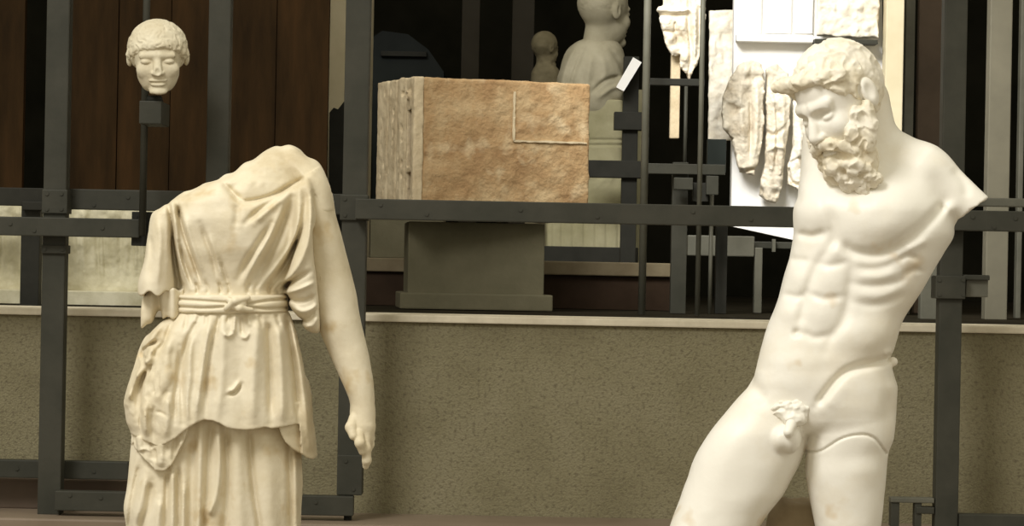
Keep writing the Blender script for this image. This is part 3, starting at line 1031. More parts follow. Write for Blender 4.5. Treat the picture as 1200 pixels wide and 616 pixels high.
vpost(68.5, 27, -330, 603.5, 8.74, .07, M['steel'])
vpost(258, 26, -330, 606, 8.74, .07, M['steel'])
vpost(420, 29, -330, 580, 8.74, .07, M['steel'])
vpost(1121, 27, -330, 622.5, 8.74, .07, M['steel'])
ppart('post_sleeve', M['steel'], at_y(420, 556) - 14.5, at_y(420, 556) + 15, 533, 580, 8.725, .095, bolts=((405, 540), (414, 573)))
vpost(419, 9, 578, 610, 8.75, .03, M['steel_dark'], name='foot')
# splice collars on the uprights
ppart('collar', M['steel'], at_y(68.5, 235) - 15, at_y(68.5, 235) + 15, 222, 250, 8.73, .09, bolts=((55, 227), (72, 227), (55, 245), (72, 245)))
ppart('collar', M['steel'], at_y(68.5, 292) - 14.5, at_y(68.5, 292) + 14.5, 287, 297, 8.73, .09, bolts=((52, 292), (73, 292)))
ppart('collar', M['steel'], at_y(420, 243) - 17, at_y(420, 243) + 16, 228, 258, 8.73, .09, bolts=((404, 233), (427, 233), (404, 252), (427, 252)))
ppart('collar', M['steel'], at_y(1121, 336) - 18, at_y(1121, 336) + 17, 323, 350, 8.725, .1, bolts=((1101, 328), (1129, 328), (1101, 345), (1129, 345)))
ppart('clamp_block', M['steel_light'], 1132, 1158, 326, 348, 8.76, .06)
ppart('clamp_block', M['steel'], 1128, 1160, 322, 328, 8.745, .08)
hrail('rail', -90, 163, 266, 80, 22, 8.68, .06, bolts=((12, 262), (120, 267), (40, 270)))
hrail('rail', 66, 424, 236, 236, 24, 8.81, .05, bolts=((86, 228), (110, 240), (150, 231), (206, 241)))
hrail('rail', 416, 1290, 251, 760, 24, 8.685, .055, bolts=((446, 240), (500, 251), (610, 246), (700, 254), (812, 248), (880, 257), (1140, 254), (1165, 266), (1190, 256)))
hrail('rail', 1128, 1290, 237, 1175, 10, 8.82, .05, M['steel_light'])
hrail('rail', -90, 150, 550, 60, 21, 8.84, .05, bolts=((20, 549), (110, 552)))
hrail('rail', 64, 414, 587, 100, 23, 8.70, .05, bolts=((82, 580), (118, 583), (370, 588)))
hrail('rail', 1124, 1290, 612, 1160, 18, 8.73, .06)
hrail('rail', 1044, 1095, 586, 1070, 6, 8.74, .05, M['steel_light'])
hrail('rail', 1074, 1095, 598, 1090, 8, 8.74, .05)
ppart('strut', M['steel'], 1044, 1054, 588, 617, 8.745, .05)
ppart('strut', M['steel'], 1072, 1080, 588, 617.5, 8.745, .05)
# bracket and rod that carry the small head
ppart('bracket', M['steel_dark'], 154, 178, 248, 288, 8.70, .05, bolts=((159, 254), (172, 283)))
bm = bmesh.new()
a_ = W(at_y(172, -330), -330, 8.67); b_ = W(at_y(172, 276), 276, 8.67)
b_.x = a_.x
cyl(bm, a_ - fr.location, b_ - fr.location, .0105)
link_bm('mounting_rod', bm, M['steel'], fr, True)
ppart('rod_socket', M['steel'], 163, 189, 118, 145, 8.47, .2)
bm = bmesh.new()
c_ = W(181, 118, 8.52) - fr.location
cyl(bm, c_ + Vector((0, 0, -.004)), c_ + Vector((0, 0, .014)), .026, .02, 16)
link_bm('rod_collar', bm, M['steel_dark'], fr, True)

# ------------------------------------------------------------------ small head on the rod
hf = Frame(184, 68, 8.50, 0, follow=False)
hb = W(184, 110, 8.50); hf.base = hb
he = empty('portrait_sculpture', hb, 'small pale marble head with short curly hair mounted on a thin steel rod', 'sculpture')
hL, hF_, hU = np.array((.995, .1, 0.)), np.array((.1, -.97, .22)), np.array((0., -.22, -.97))
hF_ /= np.linalg.norm(hF_)
hL = np.cross(hU, hF_); hL /= np.linalg.norm(hL); hL /= 1.19
HS = .59
H0 = (184, 0, 62)


def hloc(P):
    return (P - np.array(H0, dtype=np.float32)) @ np.array([hL, hF_, hU], dtype=np.float32).T / HS


def small_head(P):
    d, Q, A = head_face(P, H0, hL, hF_, hU, HS)
    nb = -(ellip(Q, (0, 74, -26), (7, 9, 11))) * HS        # broken nose tip
    d = smax(d, nb, 1.5)
    d = smax(d, (-74 - Q[:, 2]) * HS + .8 * fbm(P, 6, 3), 3)
    return d - .25 * fbm(P, 8, 2, 2)


def small_hair(P):
    Q = hloc(P)
    d = ellip(Q, (0, -5, 9), (50, 60, 57)) * HS
    line = (Q[:, 1] * .80 - Q[:, 2] * .60) - 23 - 3 * np.cos(Q[:, 0] * .06)
    line = np.maximum(line, -Q[:, 2] - 30)
    d = smax(d, line * HS, 3)
    for k in range(13):
        t = -1 + 2 * k / 12
        d = smin(d, ellip(Q, (t * 45, 48 - 40 * t * t, 22 - 24 * t * t), (8, 7, 8)) * HS, 3)
    return d - .7 * ridged(P, 5, 41, .9)


he_h = hf.mesh('face', small_head, (140, -60, 14), (228, 55, 124), .9, M['marble_head'], he)
hf.mesh('hair', small_hair, (140, -60, 14), (228, 60, 110), .9, M['marble_head'], he)

# ================================================================== BEHIND THE WALL, LEFT
def pthing(name, label, cat, mat, x0, x1, y0, y1, Y, depth, bev=.004, group=None, bolts=(), world=None):
    """a one-mesh thing; origin at its base"""
    c = W((x0 + x1) / 2, y1, Y)
    bm = bmesh.new()
    pxbox(bm, x0, x1, y0, y1, Y, depth, bev, c)
    o = link_bm(name, bm, mat)
    o.location = c
    return tag(o, label, cat, group)


def ground(o, z=None):
    """stretch the underside of a standing thing down to the terrace"""
    z = TZ - .004 if z is None else z
    me = o.data
    zs = [v.co.z for v in me.vertices]; m = min(zs)
    for v in me.vertices:
        if v.co.z < m + .012: v.co.z += (z - o.location.z) - m
    return o


for x0, x1, lb in ((-130, 29, 'dark brown timber panel at the far left edge, left of the first steel post'),
                   (77, 386, 'wide dark brown timber panel standing behind the small head')):
    c = W((x0 + x1) / 2, 355, 11.9); c.z = TZ
    t = empty('timber_panel', c, lb, 'panel')
    n = 2 if x1 < 100 else 5
    for k in range(n):
        bm = bmesh.new()
        pxbox(bm, x0 + (x1 - x0) * k / n + .4, x0 + (x1 - x0) * (k + 1) / n - .4, -260, 352, 11.9, .05, .002, c)
        b = link_bm('board', bm, M['wood'], t)
        zm = min(v.co.z for v in b.data.vertices)
        for v in b.data.vertices:
            if v.co.z < zm + .01: v.co.z -= zm
            v.co.y += .006 * (k % 2)


def slab_relief(name, label, cat, poly, Y, th, mat, carve, rough=1.5, seed=1, h=1.1, noise=9, group=None, extra=None, frame_to=None):
    """carved slab: an outline in the front plane, a real thickness and a carved face"""
    A = np.array(poly, float)
    cx, cy = (A[:, 0].min() + A[:, 0].max()) / 2, (A[:, 1].min() + A[:, 1].max()) / 2
    f_ = Frame(cx, cy, Y, 0, follow=False)
    f_.base = W(cx, A[:, 1].max(), Y)
    R_ = Relief(A[:, 0].min() - 8, A[:, 0].max() + 8, A[:, 1].min() - 8, A[:, 1].max() + 8, .5)
    if carve: carve(R_)
    if 'fragment' in name: R_.H *= 1.5
    n = len(A)

    def fn(P):
        x, y, z = P[:, 0], P[:, 1], P[:, 2]
        wob = rough * .8 * vnoise(P, noise, seed + 3) if rough else 0
        best = np.full(x.shape, 1e9); ins = np.zeros(x.shape, bool)
        for i in range(n):
            p, q = A[i], A[(i + 1) % n]
            ins ^= ((p[1] > z) != (q[1] > z)) & (x < (q[0] - p[0]) * (z - p[1]) / (q[1] - p[1] + 1e-9) + p[0])
            dd = q - p; t = np.clip(((x - p[0]) * dd[0] + (z - p[1]) * dd[1]) / (dd @ dd + 1e-9), 0, 1)
            best = np.minimum(best, np.hypot(x - p[0] - t * dd[0], z - p[1] - t * dd[1]))
        d2 = np.where(ins, -best, best) + wob
        d = smax(d2, np.abs(y - th / 2) - th / 2, 2.5)
        w = sm01((th * .5 - y) / (th * .4))
        d = d - (R_.at(x, z) + rough * fbm(P, noise, seed, 3)) * w
        return d

    o = None
    lo = (A[:, 0].min() - 4, -14, A[:, 1].min() - 4); hi = (A[:, 0].max() + 4, th + 4, A[:, 1].max() + 4)
    o = f_.mesh(name, fn, lo, hi, h, mat, None)
    o.location = f_.base
    return tag(o, label, cat, group)


def frieze_carve(R_):
    r3 = np.random.default_rng(5)
    for k in range(30):
        x = -60 + k * 9.5 + r3.uniform(-2, 2)
        y = r3.uniform(246, 262)
        R_.stroke([(x, y), (x + r3.uniform(-5, 5), y + 30), (x + r3.uniform(-5, 5), 330)], r3.choice([-1, 1]) * r3.uniform(2, 4), r3.uniform(2, 3.5))
    for x in (96, 132, 20, -20):
        R_.bump((x, 250), (6, 7), 5); R_.bump((x - 1, 286), (10, 22), 4)
    R_.stroke([(-80, 343), (80, 343.5), (215, 344)], -3, 1.5, taper=0)


sl = slab_relief('frieze_slab', 'long pale marble frieze slab of worn standing figures behind the left rails', 'relief',
                 [(-80, 234), (212, 239), (212, 350), (-80, 345)], 9.76, 36, M['frieze'], frieze_carve, 1.3, 3, 1.4, 11)
ground(sl)
bm = bmesh.new(); c = W(66, 350, 9.7); c.z = TZ
pxbox(bm, -84, 216, 340, 366, 9.68, .2, .004, c); o = link_bm('frieze_base', bm, M['frieze']); o.location = c
zm = min(v.co.z for v in o.data.vertices)
for v in o.data.vertices:
    v.co.z = 0 if v.co.z < zm + .012 else v.co.z
tag(o, 'low pale stone base under the long marble frieze slab', 'base')
# dark stand between the frieze and the first post
c = W(36, 352, 9.5); c.z = TZ
t = empty('dark_stand', c, 'black steel stand left of the first post before the marble frieze', 'stand')
bm = bmesh.new(); pxbox(bm, 24, 46, 236, 370, 9.5, .06, .003, c); link_bm('upright', bm, M['steel_dark'], t)
bm = bmesh.new(); pxbox(bm, -90, 52, 219, 240, 9.48, .08, .003, c); link_bm('crossbar', bm, M['steel_dark'], t)
bm = bmesh.new(); pxbox(bm, 26, 52, 236, 246, 9.47, .1, .003, c); link_bm('bracket', bm, M['steel_dark'], t)
# pale pillar and black silhouette between the timber and the third post
o = pthing('plaster_pillar', 'narrow cream plaster pillar beside the wide timber panel', 'pillar', M['cream'], 386, 433, -260, 350, 12.6, .35); ground(o)
bm = bmesh.new()
pts = [(386, 132), (391, 126), (396, 128), (403, 119), (405, 122), (403, 160), (402, 215), (404, 300), (385, 300)]
c = W(394, 352, 12.4); c.z = TZ
poly_prism(bm, [((W(a, b, 12.4) - c).x, (W(a, b, 12.4) - c).z if b < 300 else 0) for a, b in pts], 0, .1)
o = link_bm('machine_guard', bm, M['steel_dark']); o.location = c
tag(o, 'black metal guard with a jagged top before the cream pillar', 'guard')

# ================================================================== SARCOPHAGUS BLOCK ON PEDESTAL
pc = W(557, 364, 10.15); pc.z = TZ
ped = empty('stone_pedestal', pc, 'plain grey stone pedestal carrying the rough reddish block', 'pedestal', rz=math.radians(4))
s_ = 10.15 / F
bm = bmesh.new(); box(bm, -80 * s_, 80 * s_, 0, .42, .045, .30, .004); link_bm('shaft', bm, M['pedestal'], ped)
bm = bmesh.new(); box(bm, -89 * s_, 90 * s_, -.03, .45, 0, .055, .005); link_bm('base', bm, M['pedestal'], ped)
zt = W(590, 259, 9.95).z
for o in ped.children:
    if o.name.startswith('shaft'):
        for v in o.data.vertices:
            if v.co.z > .2: v.co.z += (zt - TZ) - .30 - .004
H_ = W(483, 92, 9.95).z - zt
bc = W(483, 259, 9.95); bc.z = zt + .006
blk = empty('stone_block', bc, 'large rough reddish stone block with pale carved left end', 'stone block', rz=math.radians(19))
LL_, WW_ = .625, .43


def boxsd(P, c, hh, r=.0):
    q = np.abs(P - np.array(c, dtype=np.float32)) - np.array(hh, dtype=np.float32) + r
    return np.linalg.norm(np.maximum(q, 0), axis=1) + np.minimum(q.max(axis=1), 0) - r


class Plain:
    """metres-in, metres-out mapping for world-sized pieces"""
    def local(self, V): return V * .01
    mesh = Frame.mesh


def blk_main(P):          # centimetres, z up
    d = boxsd(P, (3 + (LL_ * 100 - 3) / 2, WW_ * 50, H_ * 50), ((LL_ * 100 - 3) / 2, WW_ * 50, H_ * 50), .8)
    for (za, zb) in ((2, 15), (17, 36)):
        d = smax(d, -boxsd(P, (-.2, 5.2, (za + zb) / 2), (5.5, 2.0, (zb - za) / 2), .3), .3)
    return d - .28 * fbm(P, 5, 3, 4) - .25 * np.maximum(vnoise(P, 2.2, 8), 0)


def blk_end(P):
    x, y, z = P[:, 0], P[:, 1], P[:, 2]
    Hc = H_ * 100
    d = boxsd(P, (1.6, WW_ * 50, Hc / 2), (1.8, WW_ * 50 + .3, Hc / 2 + .2), .5)
    # the left face carries upright mouldings, pits and a slotted channel near the front corner
    yy = y
    prof = -.5 * np.exp(-((yy - 9) / .8) ** 2) - .5 * np.exp(-((yy - 20) / .7) ** 2) + .5 * np.exp(-((yy - 14) / 2.2) ** 2) - .4 * np.exp(-((yy - 30) / .8) ** 2)
    w = sm01((1.5 - x) / 1.5)
    d = d - prof * w
    for (ya, za, zb) in ((5.2, 2, 15), (5.2, 17, 36)):
        d = smax(d, -boxsd(P, (-.2, ya, (za + zb) / 2), (5.5, 2.0, (zb - za) / 2), .3), .3)
    d = smin(d, sph(P, (-.3, 5, 41), 1.8), .6)
    d = smax(d, -sph(P, (-1.6, 5, 41), 1.2), .4)
    for k in range(26):
        rr = np.random.default_rng(300 + k)
        d = smax(d, -ellip(P, (-.5, rr.choice([12.5, 16.5, 24, 27.5, 34, 38]) + rr.uniform(-.8, .8), rr.uniform(3, Hc - 3)), (1.0, .5, rr.uniform(.7, 1.8))), .3)
    return d - .18 * fbm(P, 3.2, 6, 3)


pl = Plain()
pl.mesh('carved_end', blk_end, (-3, -2, -1), (8, WW_ * 100 + 2, H_ * 100 + 2), .45, M['carved'], blk, flip=False)
pl.mesh('rough_body', blk_main, (1, -2, -1), (LL_ * 100 + 2, WW_ * 100 + 2, H_ * 100 + 2), .55, M['terracotta'], blk, flip=False)


def ribbon(pts, wd, name, mat, parent):
    r4 = np.random.default_rng(9)
    bm = bmesh.new()
    for (x0, z0), (x1, z1) in zip(pts[:-1], pts[1:]):
        n = 14
        up = []; dn = []
        for i in range(n + 1):
            t = i / n; x = x0 + (x1 - x0) * t; z = z0 + (z1 - z0) * t
            dx, dz = (x1 - x0), (z1 - z0); l = math.hypot(dx, dz)
            a = wd * (.5 + r4.uniform(-.2, .25)); b = wd * (.5 + r4.uniform(-.2, .25))
            up.append((x - dz / l * a, z + dx / l * a)); dn.append((x + dz / l * b, z - dx / l * b))
        poly_prism(bm, up + dn[::-1], -.0065, .004)
    return link_bm(name, bm, mat, parent)


k_ = LL_ / 205.0
hz = lambda py: H_ * (259 - py) / (259 - 92)
o = ribbon([((598 - 483) * k_, hz(105)), ((598 - 483) * k_, hz(164)), ((684 - 483) * k_, hz(164))], .0065, 'scored_line', M['carved'], blk)
o['label'] = 'pale scored line in an L shape'
# smaller block and the low brown platform behind
o = pthing('grey_plinth', 'small grey plinth behind the left side of the stone pedestal', 'plinth', M['pedestal'], 434, 520, 235, 304, 11.0, .3)
c = W(610, 362, 10.85); c.z = TZ
pf = empty('low_platform', c, 'low brown platform with a lighter slab top behind the pedestal', 'platform')
bm = bmesh.new(); pxbox(bm, 425, 792, 320, 372, 10.85, 2.4, .004, c)
b = link_bm('platform_base', bm, M['brown_metal'], pf)
zm = min(v.co.z for v in b.data.vertices)
for v in b.data.vertices:
    if v.co.z < zm + .01: v.co.z = 0
bm = bmesh.new(); pxbox(bm, 423, 794, 305, 321, 10.83, 2.44, .004, c); slab_o = link_bm('platform_top', bm, M['slab'], pf)
SLAB_Z = max(v.co.z for v in slab_o.data.vertices) + c.z
ground(o, SLAB_Z)

# ================================================================== BUSTS
bf = Frame(690, 150, 12.4, 0, follow=False)
bb = W(690, 290, 12.4); bb.z = SLAB_Z; bf.base = bb
bu = empty('herm_bust', bb, 'pale draped bust on a tall shaft seen from behind, right of the reddish block', 'bust')
BC = (706, 0, 10)
bL = np.array((.62, -.78, 0.)); bF_ = np.array((.78, .62, .05))
bF_ /= np.linalg.norm(bF_); bL = bL - (bL @ bF_) * bF_; bL /= np.linalg.norm(bL); bU = np.array((-.05, 0, -1.)); bU = bU - (bU @ bF_) * bF_ - (bU @ bL) * bL; bU /= np.linalg.norm(bU)


def bust_head(P):
    d, Q, A = head_face(P, BC, bL, bF_, bU, .54)
    d = smin(d, cone(P, (700, 0, 28), (698, 2, 62), 16, 20), 6)
    d = smin(d, ellip(Q, (0, -8, 12), (49, 57, 55)) * .54, 3)
    return d - .4 * ridged(P, 6, 5, .8) * (Q[:, 2] > -10)


BST = [(44, 682, 716, 14, 4), (52, 668, 724, 24, 4), (60, 661, 728, 30, 4), (76, 655, 730, 36, 4), (96, 650, 729, 38, 4), (112, 650, 728, 38, 2), (128, 658, 722, 34, 0), (140, 672, 716, 26, 0)]
RBU = Relief(630, 745, 30, 160, .5)
for st, am, sg in (([(676, 50), (664, 70), (656, 96), (655, 130)], 3, 3), ([(682, 56), (672, 80), (664, 110), (664, 136)], -2.5, 2.4), ([(690, 62), (686, 90), (680, 134)], 2, 4),
                   ([(712, 60), (724, 78), (728, 96)], -2.5, 2.5), ([(690, 110), (706, 96), (726, 90)], -4, 2.4), ([(696, 118), (712, 106), (728, 100)], 3, 3), ([(700, 66), (706, 86), (700, 104)], 2, 4)):
    RBU.stroke(st, am, sg)


def bust_body(P):
    x, y, z = P[:, 0], P[:, 1], P[:, 2]
    d = loft(P, BST, n=2.2, cap=6)
    d = smin(d, cone(P, (722, -12, 96), (716, -16, 112), 11, 9), 5)
    return d - RBU.at(x, z) * (y < 2) - .6 * fbm(P, 12, 6, 2)


def bust_shaft(P):
    x, y, z = P[:, 0], P[:, 1], P[:, 2]
    d = loft(P, [(118, 640, 727, 34, 2), (200, 638, 728, 35, 2), (300, 636, 729, 36, 2)], n=9, cap=2)
    g_ = -1.5 * np.exp(-((((x - 636) % 13) - 6.5) / 1.8) ** 2) * sm01((z - 236) / 8)
    g_ = g_ - 1.6 * np.exp(-((np.abs(z - 168) - 3) / 1.4) ** 2)
    g_ = g_ + 1.5 * ridged(P, 12, 6, .6) * np.exp(-((z - 208) / 14) ** 2)
    return d - g_ * (y < 0) - .4 * fbm(P, 12, 6, 2)


SB = 308 + (EYE - SLAB_Z) / 12.4 * F      # py of the platform top at this depth (before roll)
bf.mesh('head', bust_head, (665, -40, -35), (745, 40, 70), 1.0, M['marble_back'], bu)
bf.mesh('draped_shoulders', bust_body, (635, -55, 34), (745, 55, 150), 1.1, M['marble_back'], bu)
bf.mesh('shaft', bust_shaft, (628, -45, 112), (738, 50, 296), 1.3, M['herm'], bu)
bm = bmesh.new(); pxbox(bm, 630, 748, 289, 303, 12.22, .36, .004, bb)
b = link_bm('black_base', bm, M['steel_dark'], bu)
zm = min(v.co.z for v in b.data.vertices)
for v in b.data.vertices:
    if v.co.z < zm + .01: v.co.z = 0

sf = Frame(634, 70, 13.6, 0, follow=False)
sb = W(634, 300, 13.6); sb.z = TZ; sf.base = sb
se = empty('small_bust', sb, 'small dark brown bust further back, left of the larger pale bust', 'bust')


def sbust(P):
    d, Q, A = head_face(P, (635, 0, 55), bL, bF_, bU, .27)
    d = smin(d, ellip(Q, (0, -8, 12), (52, 60, 58)) * .27, 2)
    d = smin(d, cone(P, (634, 0, 64), (634, 1, 80), 9, 11), 4)
    d = smin(d, loft(P, [(76, 624, 646, 10, 0), (86, 618, 652, 14, 0), (120, 617, 653, 15, 0)], n=2.4, cap=3), 4)
    return d - .5 * fbm(P, 5, 5, 2)


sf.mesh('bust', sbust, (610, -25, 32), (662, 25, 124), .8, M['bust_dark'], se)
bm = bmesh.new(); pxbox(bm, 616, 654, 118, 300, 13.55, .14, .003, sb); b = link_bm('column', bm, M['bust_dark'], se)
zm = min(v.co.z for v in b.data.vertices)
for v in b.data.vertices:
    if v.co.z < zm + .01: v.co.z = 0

# dark stand beside the bust, with a tilted label plaque
c = W(738, 303, 12.0); c.z = SLAB_Z
t = empty('dark_stand', c, 'black steel stand between the pale bust and the thin rods', 'stand')
bm = bmesh.new(); pxbox(bm, 729, 747, 66, 306, 12.0, .07, .003, c); b = link_bm('upright', bm, M['steel_dark'], t)
zm = min(v.co.z for v in b.data.vertices)
for v in b.data.vertices:
    if v.co.z < zm + .01: v.co.z = 0
bm = bmesh.new(); pxbox(bm, 720, 756, 131, 152, 11.97, .09, .003, c); link_bm('crossbar', bm, M['steel_dark'], t)
bm = bmesh.new(); pxbox(bm, 688, 760, 188, 208, 11.97, .09, .003, c); link_bm('crossbar', bm, M['steel_dark'], t)
bm = bmesh.new()
q = [W(a, b, 11.9) for a, b in ((722, 102), (731, 107), (752, 73), (742, 67))]
c2 = W(728, 106, 11.9)
poly_prism(bm, [((v - c2).x, (v - c2).z) for v in q], 0, .098)
o = link_bm('label_plaque', bm, M['white']); o.location = c2
tag(o, 'small tilted white label plaque beside the bust', 'label')
o = pthing('stone_shaft', 'thin olive stone shaft behind the black stand right of the bust', 'column', M['herm'], 742, 758, 105, 300, 12.7, .12); ground(o, SLAB_Z)
# dim hall furniture at the very back
for x0, x1, lb in ((541, 562, 'dim brown pillar in the dark, left one of the pair behind the reddish block'), (600, 626, 'dim brown pillar in the dark, just left of the small bust')):
    o = pthing('hall_pillar', lb, 'pillar', M['pillar'], x0, x1, -260, 340, 15.0, .1); ground(o)
c = W(500, 340, 15.4); c.z = TZ
t = empty('machine', c, 'large dark machine casing in the gloom above the reddish block', 'machine')
bm = bmesh.new()
pts = [(436, 350), (436, 44), (448, 36), (478, 40), (502, 58), (520, 84), (524, 350)]
poly_prism(bm, [((W(a, b, 15.4) - c).x, max((W(a, b, 15.4) - c).z, 0)) for a, b in pts], 0, .5)
link_bm('casing', bm, M['machine'], t)
bm = bmesh.new(); pxbox(bm, 446, 500, 60, 66, 15.36, .05, .003, c); link_bm('seam', bm, M['steel_dark'], t)

# ================================================================== HANGING FRAME WITH RELIEF PIECES
c = W(800, 372, 9.9); c.z = TZ
hfz = empty('hanging_rack', c, 'dark steel frame of thin rods that holds the narrow hanging relief piece', 'rack')


def hbar(name, mat, x0, x1, y0, y1, Y, depth=.03):
    bm = bmesh.new(); pxbox(bm, x0, x1, y0, y1, Y, depth, .002, c)
    return link_bm(name, bm, mat, hfz)


def hrod(x0, r, ya, yb, Y, mat, foot=True):
    bm = bmesh.new()
    a_ = W(at_y(x0, ya), ya, Y) - c; b_ = W(at_y(x0, yb), yb, Y) - c; b_.x = a_.x
    if foot: b_.z = 0
    cyl(bm, a_, b_, r, seg=12)
    return link_bm('rod', bm, mat, hfz, True)


hrod(759, .0125, -300, 370, 9.9, M['steel_light'])
hrod(824, .0085, -300, 372, 9.9, M['steel_light'])
hrod(838.5, .007, 228, 372, 10.3, M['steel_light'])
hrod(806, .006, 96, 215, 10.3, M['steel'], False)
vm = hbar('post', M['steel'], 787, 805, 190, 371, 10.25, .06)
hbar('post', M['steel_dark'], 839, 852, 262, 371, 10.4, .06)
for o in hfz.children:
    if o.name.startswith('post'):
        zm = min(v.co.z for v in o.data.vertices)
        for v in o.data.vertices:
            if v.co.z < zm + .01: v.co.z = 0
hbar('crossbar', M['steel_dark'], 758, 826, 92, 100, 10.0)
hbar('crossbar', M['steel'], 757, 850, 192, 204, 10.2, .04)
hbar('clamp', M['steel'], 790, 812, 208, 222, 10.15, .05)
hbar('clamp', M['steel'], 828, 842, 206, 228, 10.15, .05)
hbar('clamp', M['steel_dark'], 812, 830, 214, 236, 10.2, .05)
hbar('post', M['machine'], 829, 851, 163, 202, 10.5, .05)
o = pthing('stone_shaft', 'narrow ochre stone shaft hanging behind the pointed relief piece', 'column', M['carved'], 786, 797, 44, 162, 10.642, .05)


def frag_carve(R_):
    R_.stroke([(770, 12), (790, 13), (806, 12)], 3, 2.5, taper=0)
    R_.stroke([(770, 17), (790, 18), (806, 17)], -3, 2, taper=0)
    R_.stroke([(807, -15), (806, 30), (809, 60), (806, 88)], -3, 2)
    R_.stroke([(813, 0), (813, 40), (812, 74)], 3.4, 3)
    R_.stroke([(818, 10), (819, 60)], -2.5, 2)
    R_.bump((781, 28), (6, 9), 3); R_.bump((785, 46), (6, 7), 4); R_.bump((795, 45), (4, 6), -5)
    R_.bump((789, 58), (5, 5), 3); R_.bump((799, 30), (5, 12), 3); R_.bump((802, 68), (5, 10), 3.5)
    R_.stroke([(776, 36), (786, 38), (794, 36)], -3, 1.8)
    R_.stroke([(790, 24), (790, 40)], -2.5, 1.6)


slab_relief('relief_fragment', 'narrow pointed marble relief fragment hanging between thin rods', 'relief',
            [(776, -26), (826, -26), (825, 30), (821, 60), (815, 77), (810, 84), (807, 96), (804, 86), (797, 79), (796, 64), (790, 66), (784, 60), (779, 48), (775, 34), (772, 20), (771, 8), (776, 6)],
            10.6, 12, M['relief_brown'], frag_carve, 1.1, 7, .8, 5)


def slab1_carve(R_):
    for (x, y, a, b, h) in ((846, 45, 3, 8, -4), (848, 64, 3, 8, -4), (836, 80, 3, 6, -3.5), (838, 120, 6, 20, 3), (852, 100, 5, 14, 3), (842, 140, 6, 10, -2), (850, 30, 5, 6, 3), (835, 55, 3, 12, 3)):
        R_.bump((x, y), (a, b), h)


slab_relief('relief_slab', 'tall pale relief slab hanging left of the white board', 'relief', [(830, 12), (868, 11), (868, 164), (829, 165)], 11.2, 12, M['relief'], slab1_carve, 1.0, 11, 1.0, 7)

# ================================================================== WHITE BOARD WITH RELIEF PIECES
c = W(950, 372, 11.05); c.z = TZ
wb = empty('display_board', c, 'large white display board behind the bearded statue', 'display board')
bm = bmesh.new()
pts = [(863, -150), (1034, -150), (1034, 300), (930, 281), (853, 264), (857, 240)]
poly_prism(bm, [((W(a, b, 11.05) - c).x, (W(a, b, 11.05) - c).z) for a, b in pts], 0, .08)
link_bm('board', bm, M['white'], wb)
bm = bmesh.new(); pxbox(bm, 863, 953, 40, 49, 10.99, .06, .004, c); link_bm('ledge', bm, M['white'], wb)
for x0, x1 in ((866, 894), (897, 929), (932, 954)):
    bm = bmesh.new(); pxbox(bm, x0, x1, -140, 39, 11.03, .03, .004, c); link_bm('upper_panel', bm, M['white'], wb)
bm = bmesh.new(); pxbox(bm, 806, 884, 276, 300, 10.75, .08, .004, c); link_bm('beam', bm, M['steel_light'], wb)
bm = bmesh.new(); pxbox(bm, 884, 893, 290, 372, 10.75, .05, .003, c); b1 = link_bm('leg', bm, M['steel_light'], wb)
bm = bmesh.new(); pxbox(bm, 1018, 1028, 270, 372, 10.9, .05, .003, c); b2 = link_bm('leg', bm, M['steel_light'], wb)
for b in (b1, b2):
    zm = min(v.co.z for v in b.data.vertices)
    for v in b.data.vertices:
        if v.co.z < zm + .01: v.co.z = 0
bm = bmesh.new(); pxbox(bm, 870, 1030, 284, 292, 10.85, .25, .003, c); link_bm('support', bm, M['steel'], wb)
bm = bmesh.new(); pxbox(bm, 905, 909, 280, 295, 10.82, .03, .001, c); link_bm('hook', bm, M['steel_light'], wb)

GR = 'weathered relief fragments on the white board'


def f1(R_):
    for st, am, sg in (([(872, 82), (866, 110), (868, 150), (872, 195)], 4, 5), ([(884, 84), (886, 120), (884, 165), (880, 196)], 3.5, 4), ([(878, 110), (879, 150), (878, 190)], -3, 2.4),
                       ([(850, 120), (858, 128), (872, 126)], -3, 2.5)):
        R_.stroke(st, am, sg)
    R_.bump((859, 128), (5, 6), -6); R_.bump((872, 84), (5, 6), 4); R_.bump((884, 92), (4, 5), -3.5); R_.bump((875, 100), (4, 5), 3); R_.bump((850, 148), (5, 6), 3)
    R_.stroke([(864, 198), (872, 200), (884, 197)], -4, 2)


def f2(R_):
    for st, am, sg in (([(900, 104), (908, 130), (906, 170), (900, 220)], 4.5, 5), ([(914, 104), (916, 140), (914, 180), (910, 226)], 4, 4), ([(906, 110), (909, 150), (906, 200)], -3, 2.2),
                       ([(892, 150), (904, 158), (918, 150)], -3.5, 2.4), ([(896, 178), (908, 172), (920, 176)], 3, 2.4)):
        R_.stroke(st, am, sg)
    R_.bump((890, 224), (4, 4), -4); R_.bump((908, 226), (4, 4), -4.5); R_.bump((912, 132), (4, 5), -4)


def f3(R_):
    for st, am, sg in (([(932, 124), (936, 160), (934, 190)], 4, 5), ([(926, 190), (936, 186), (941, 200), (938, 214), (928, 214), (924, 202), (926, 190)], -3.5, 1.8), ([(926, 128), (926, 170)], -2.5, 2)):
        R_.stroke(st, am, sg)


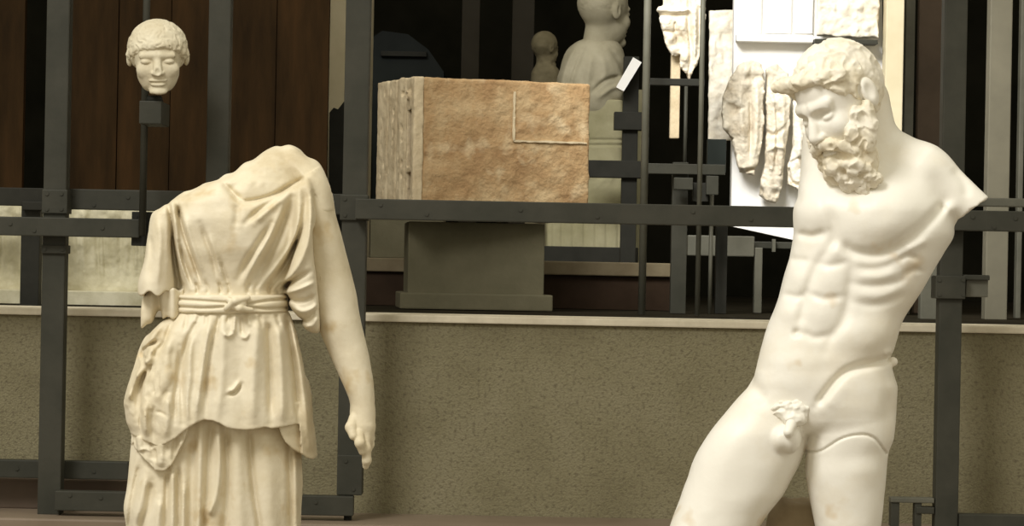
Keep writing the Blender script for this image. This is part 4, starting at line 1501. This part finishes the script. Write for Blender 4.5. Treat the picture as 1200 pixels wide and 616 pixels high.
slab_relief('relief_fragment', 'leftmost relief fragment on the white board, leg and drapery', 'relief',
            [(847, 112), (856, 90), (866, 76), (880, 70), (892, 75), (894.5, 100), (893.5, 130), (893, 160), (887, 190), (882, 204), (866, 201), (861, 180), (857, 162), (848, 150), (845, 132)],
            10.95, 22, M['relief_brown'], f1, 1.1, 21, .8, 6, group=None)
slab_relief('relief_fragment', 'middle relief fragment on the white board, hanging lowest of the three', 'relief',
            [(897.5, 80), (909, 74), (922, 86), (925, 120), (923, 150), (916, 185), (914, 224), (908, 238), (898, 236), (890, 228), (891, 212), (896, 190), (897, 150), (897.5, 120)],
            10.95, 22, M['relief_brown'], f2, 1.1, 25, .8, 6)
slab_relief('relief_fragment', 'rightmost relief fragment on the white board, half behind the statue head', 'relief',
            [(929, 96), (940, 92), (952, 110), (950, 160), (944, 214), (934, 222), (923, 215), (922, 196), (929, 172), (929, 130)],
            10.95, 22, M['relief'], f3, 1.0, 29, .8, 6)


def f4(R_):
    r5 = np.random.default_rng(31)
    for k in range(26):
        R_.bump((r5.uniform(960, 1028), r5.uniform(-40, 38)), (r5.uniform(2.5, 6), r5.uniform(3, 9)), r5.uniform(-3, 4))


slab_relief('relief_slab', 'relief slab standing on the ledge at the top of the white board', 'relief',
            [(957, -60), (1029, -60), (1029, 44), (957, 41)], 10.97, 14, M['relief'], f4, 1.3, 33, 1.0, 7)
bm = bmesh.new(); c4 = W(993, 50, 10.94); pxbox(bm, 955, 1029, 46, 51, 10.94, .09, .002, c4); o = link_bm('shadow_strip', bm, M['steel']); o.location = c4  # dark strip laid in as the shadow below the upper relief slab
tag(o, 'dark thin strip standing in for the shadow under the upper relief slab', 'shadow strip')

# ================================================================== FAR RIGHT UPRIGHTS
R5 = (('wall_post', 'broad cream upright at the right edge of the white board', M['cream'], 1038, 1059, -260, 372, 10.92, .1),
      ('steel_post', 'slim light grey steel post right beside the cream upright', M['steel_light'], 1061, 1072, -260, 372, 11.3, .06),
      ('partition_board', 'tall dull brown panel left of the right steel post', M['brown_panel'], 1078, 1110, -260, 235, 11.6, .05),
      ('steel_post', 'pale grey steel post low behind the right clamp', M['steel_light'], 1079, 1100, 290, 374, 10.2, .06),
      ('olive_post', 'broad olive grey post at the right behind the rail', M['olive_steel'], 1160, 1186, -260, 376, 10.4, .08),
      ('steel_post', 'thin blue grey post at the extreme right edge', M['steel_light'], 1196, 1202, -260, 376, 10.8, .05))
for nm, lb, mt, x0, x1, y0, y1, Y, dp in R5:
    ct = {'wall_post': 'post', 'steel_post': 'post', 'olive_post': 'post', 'partition_board': 'panel'}[nm]
    o = pthing(nm, lb, ct, mt, x0, x1, y0, y1, Y, dp)
    ground(o)
o = pthing('brown_board', 'low brown board at the foot of the wall in the left corner', 'board', M['brown_panel'], -80, 152, 561, 603, 8.93, .05)
ground(o, lz)
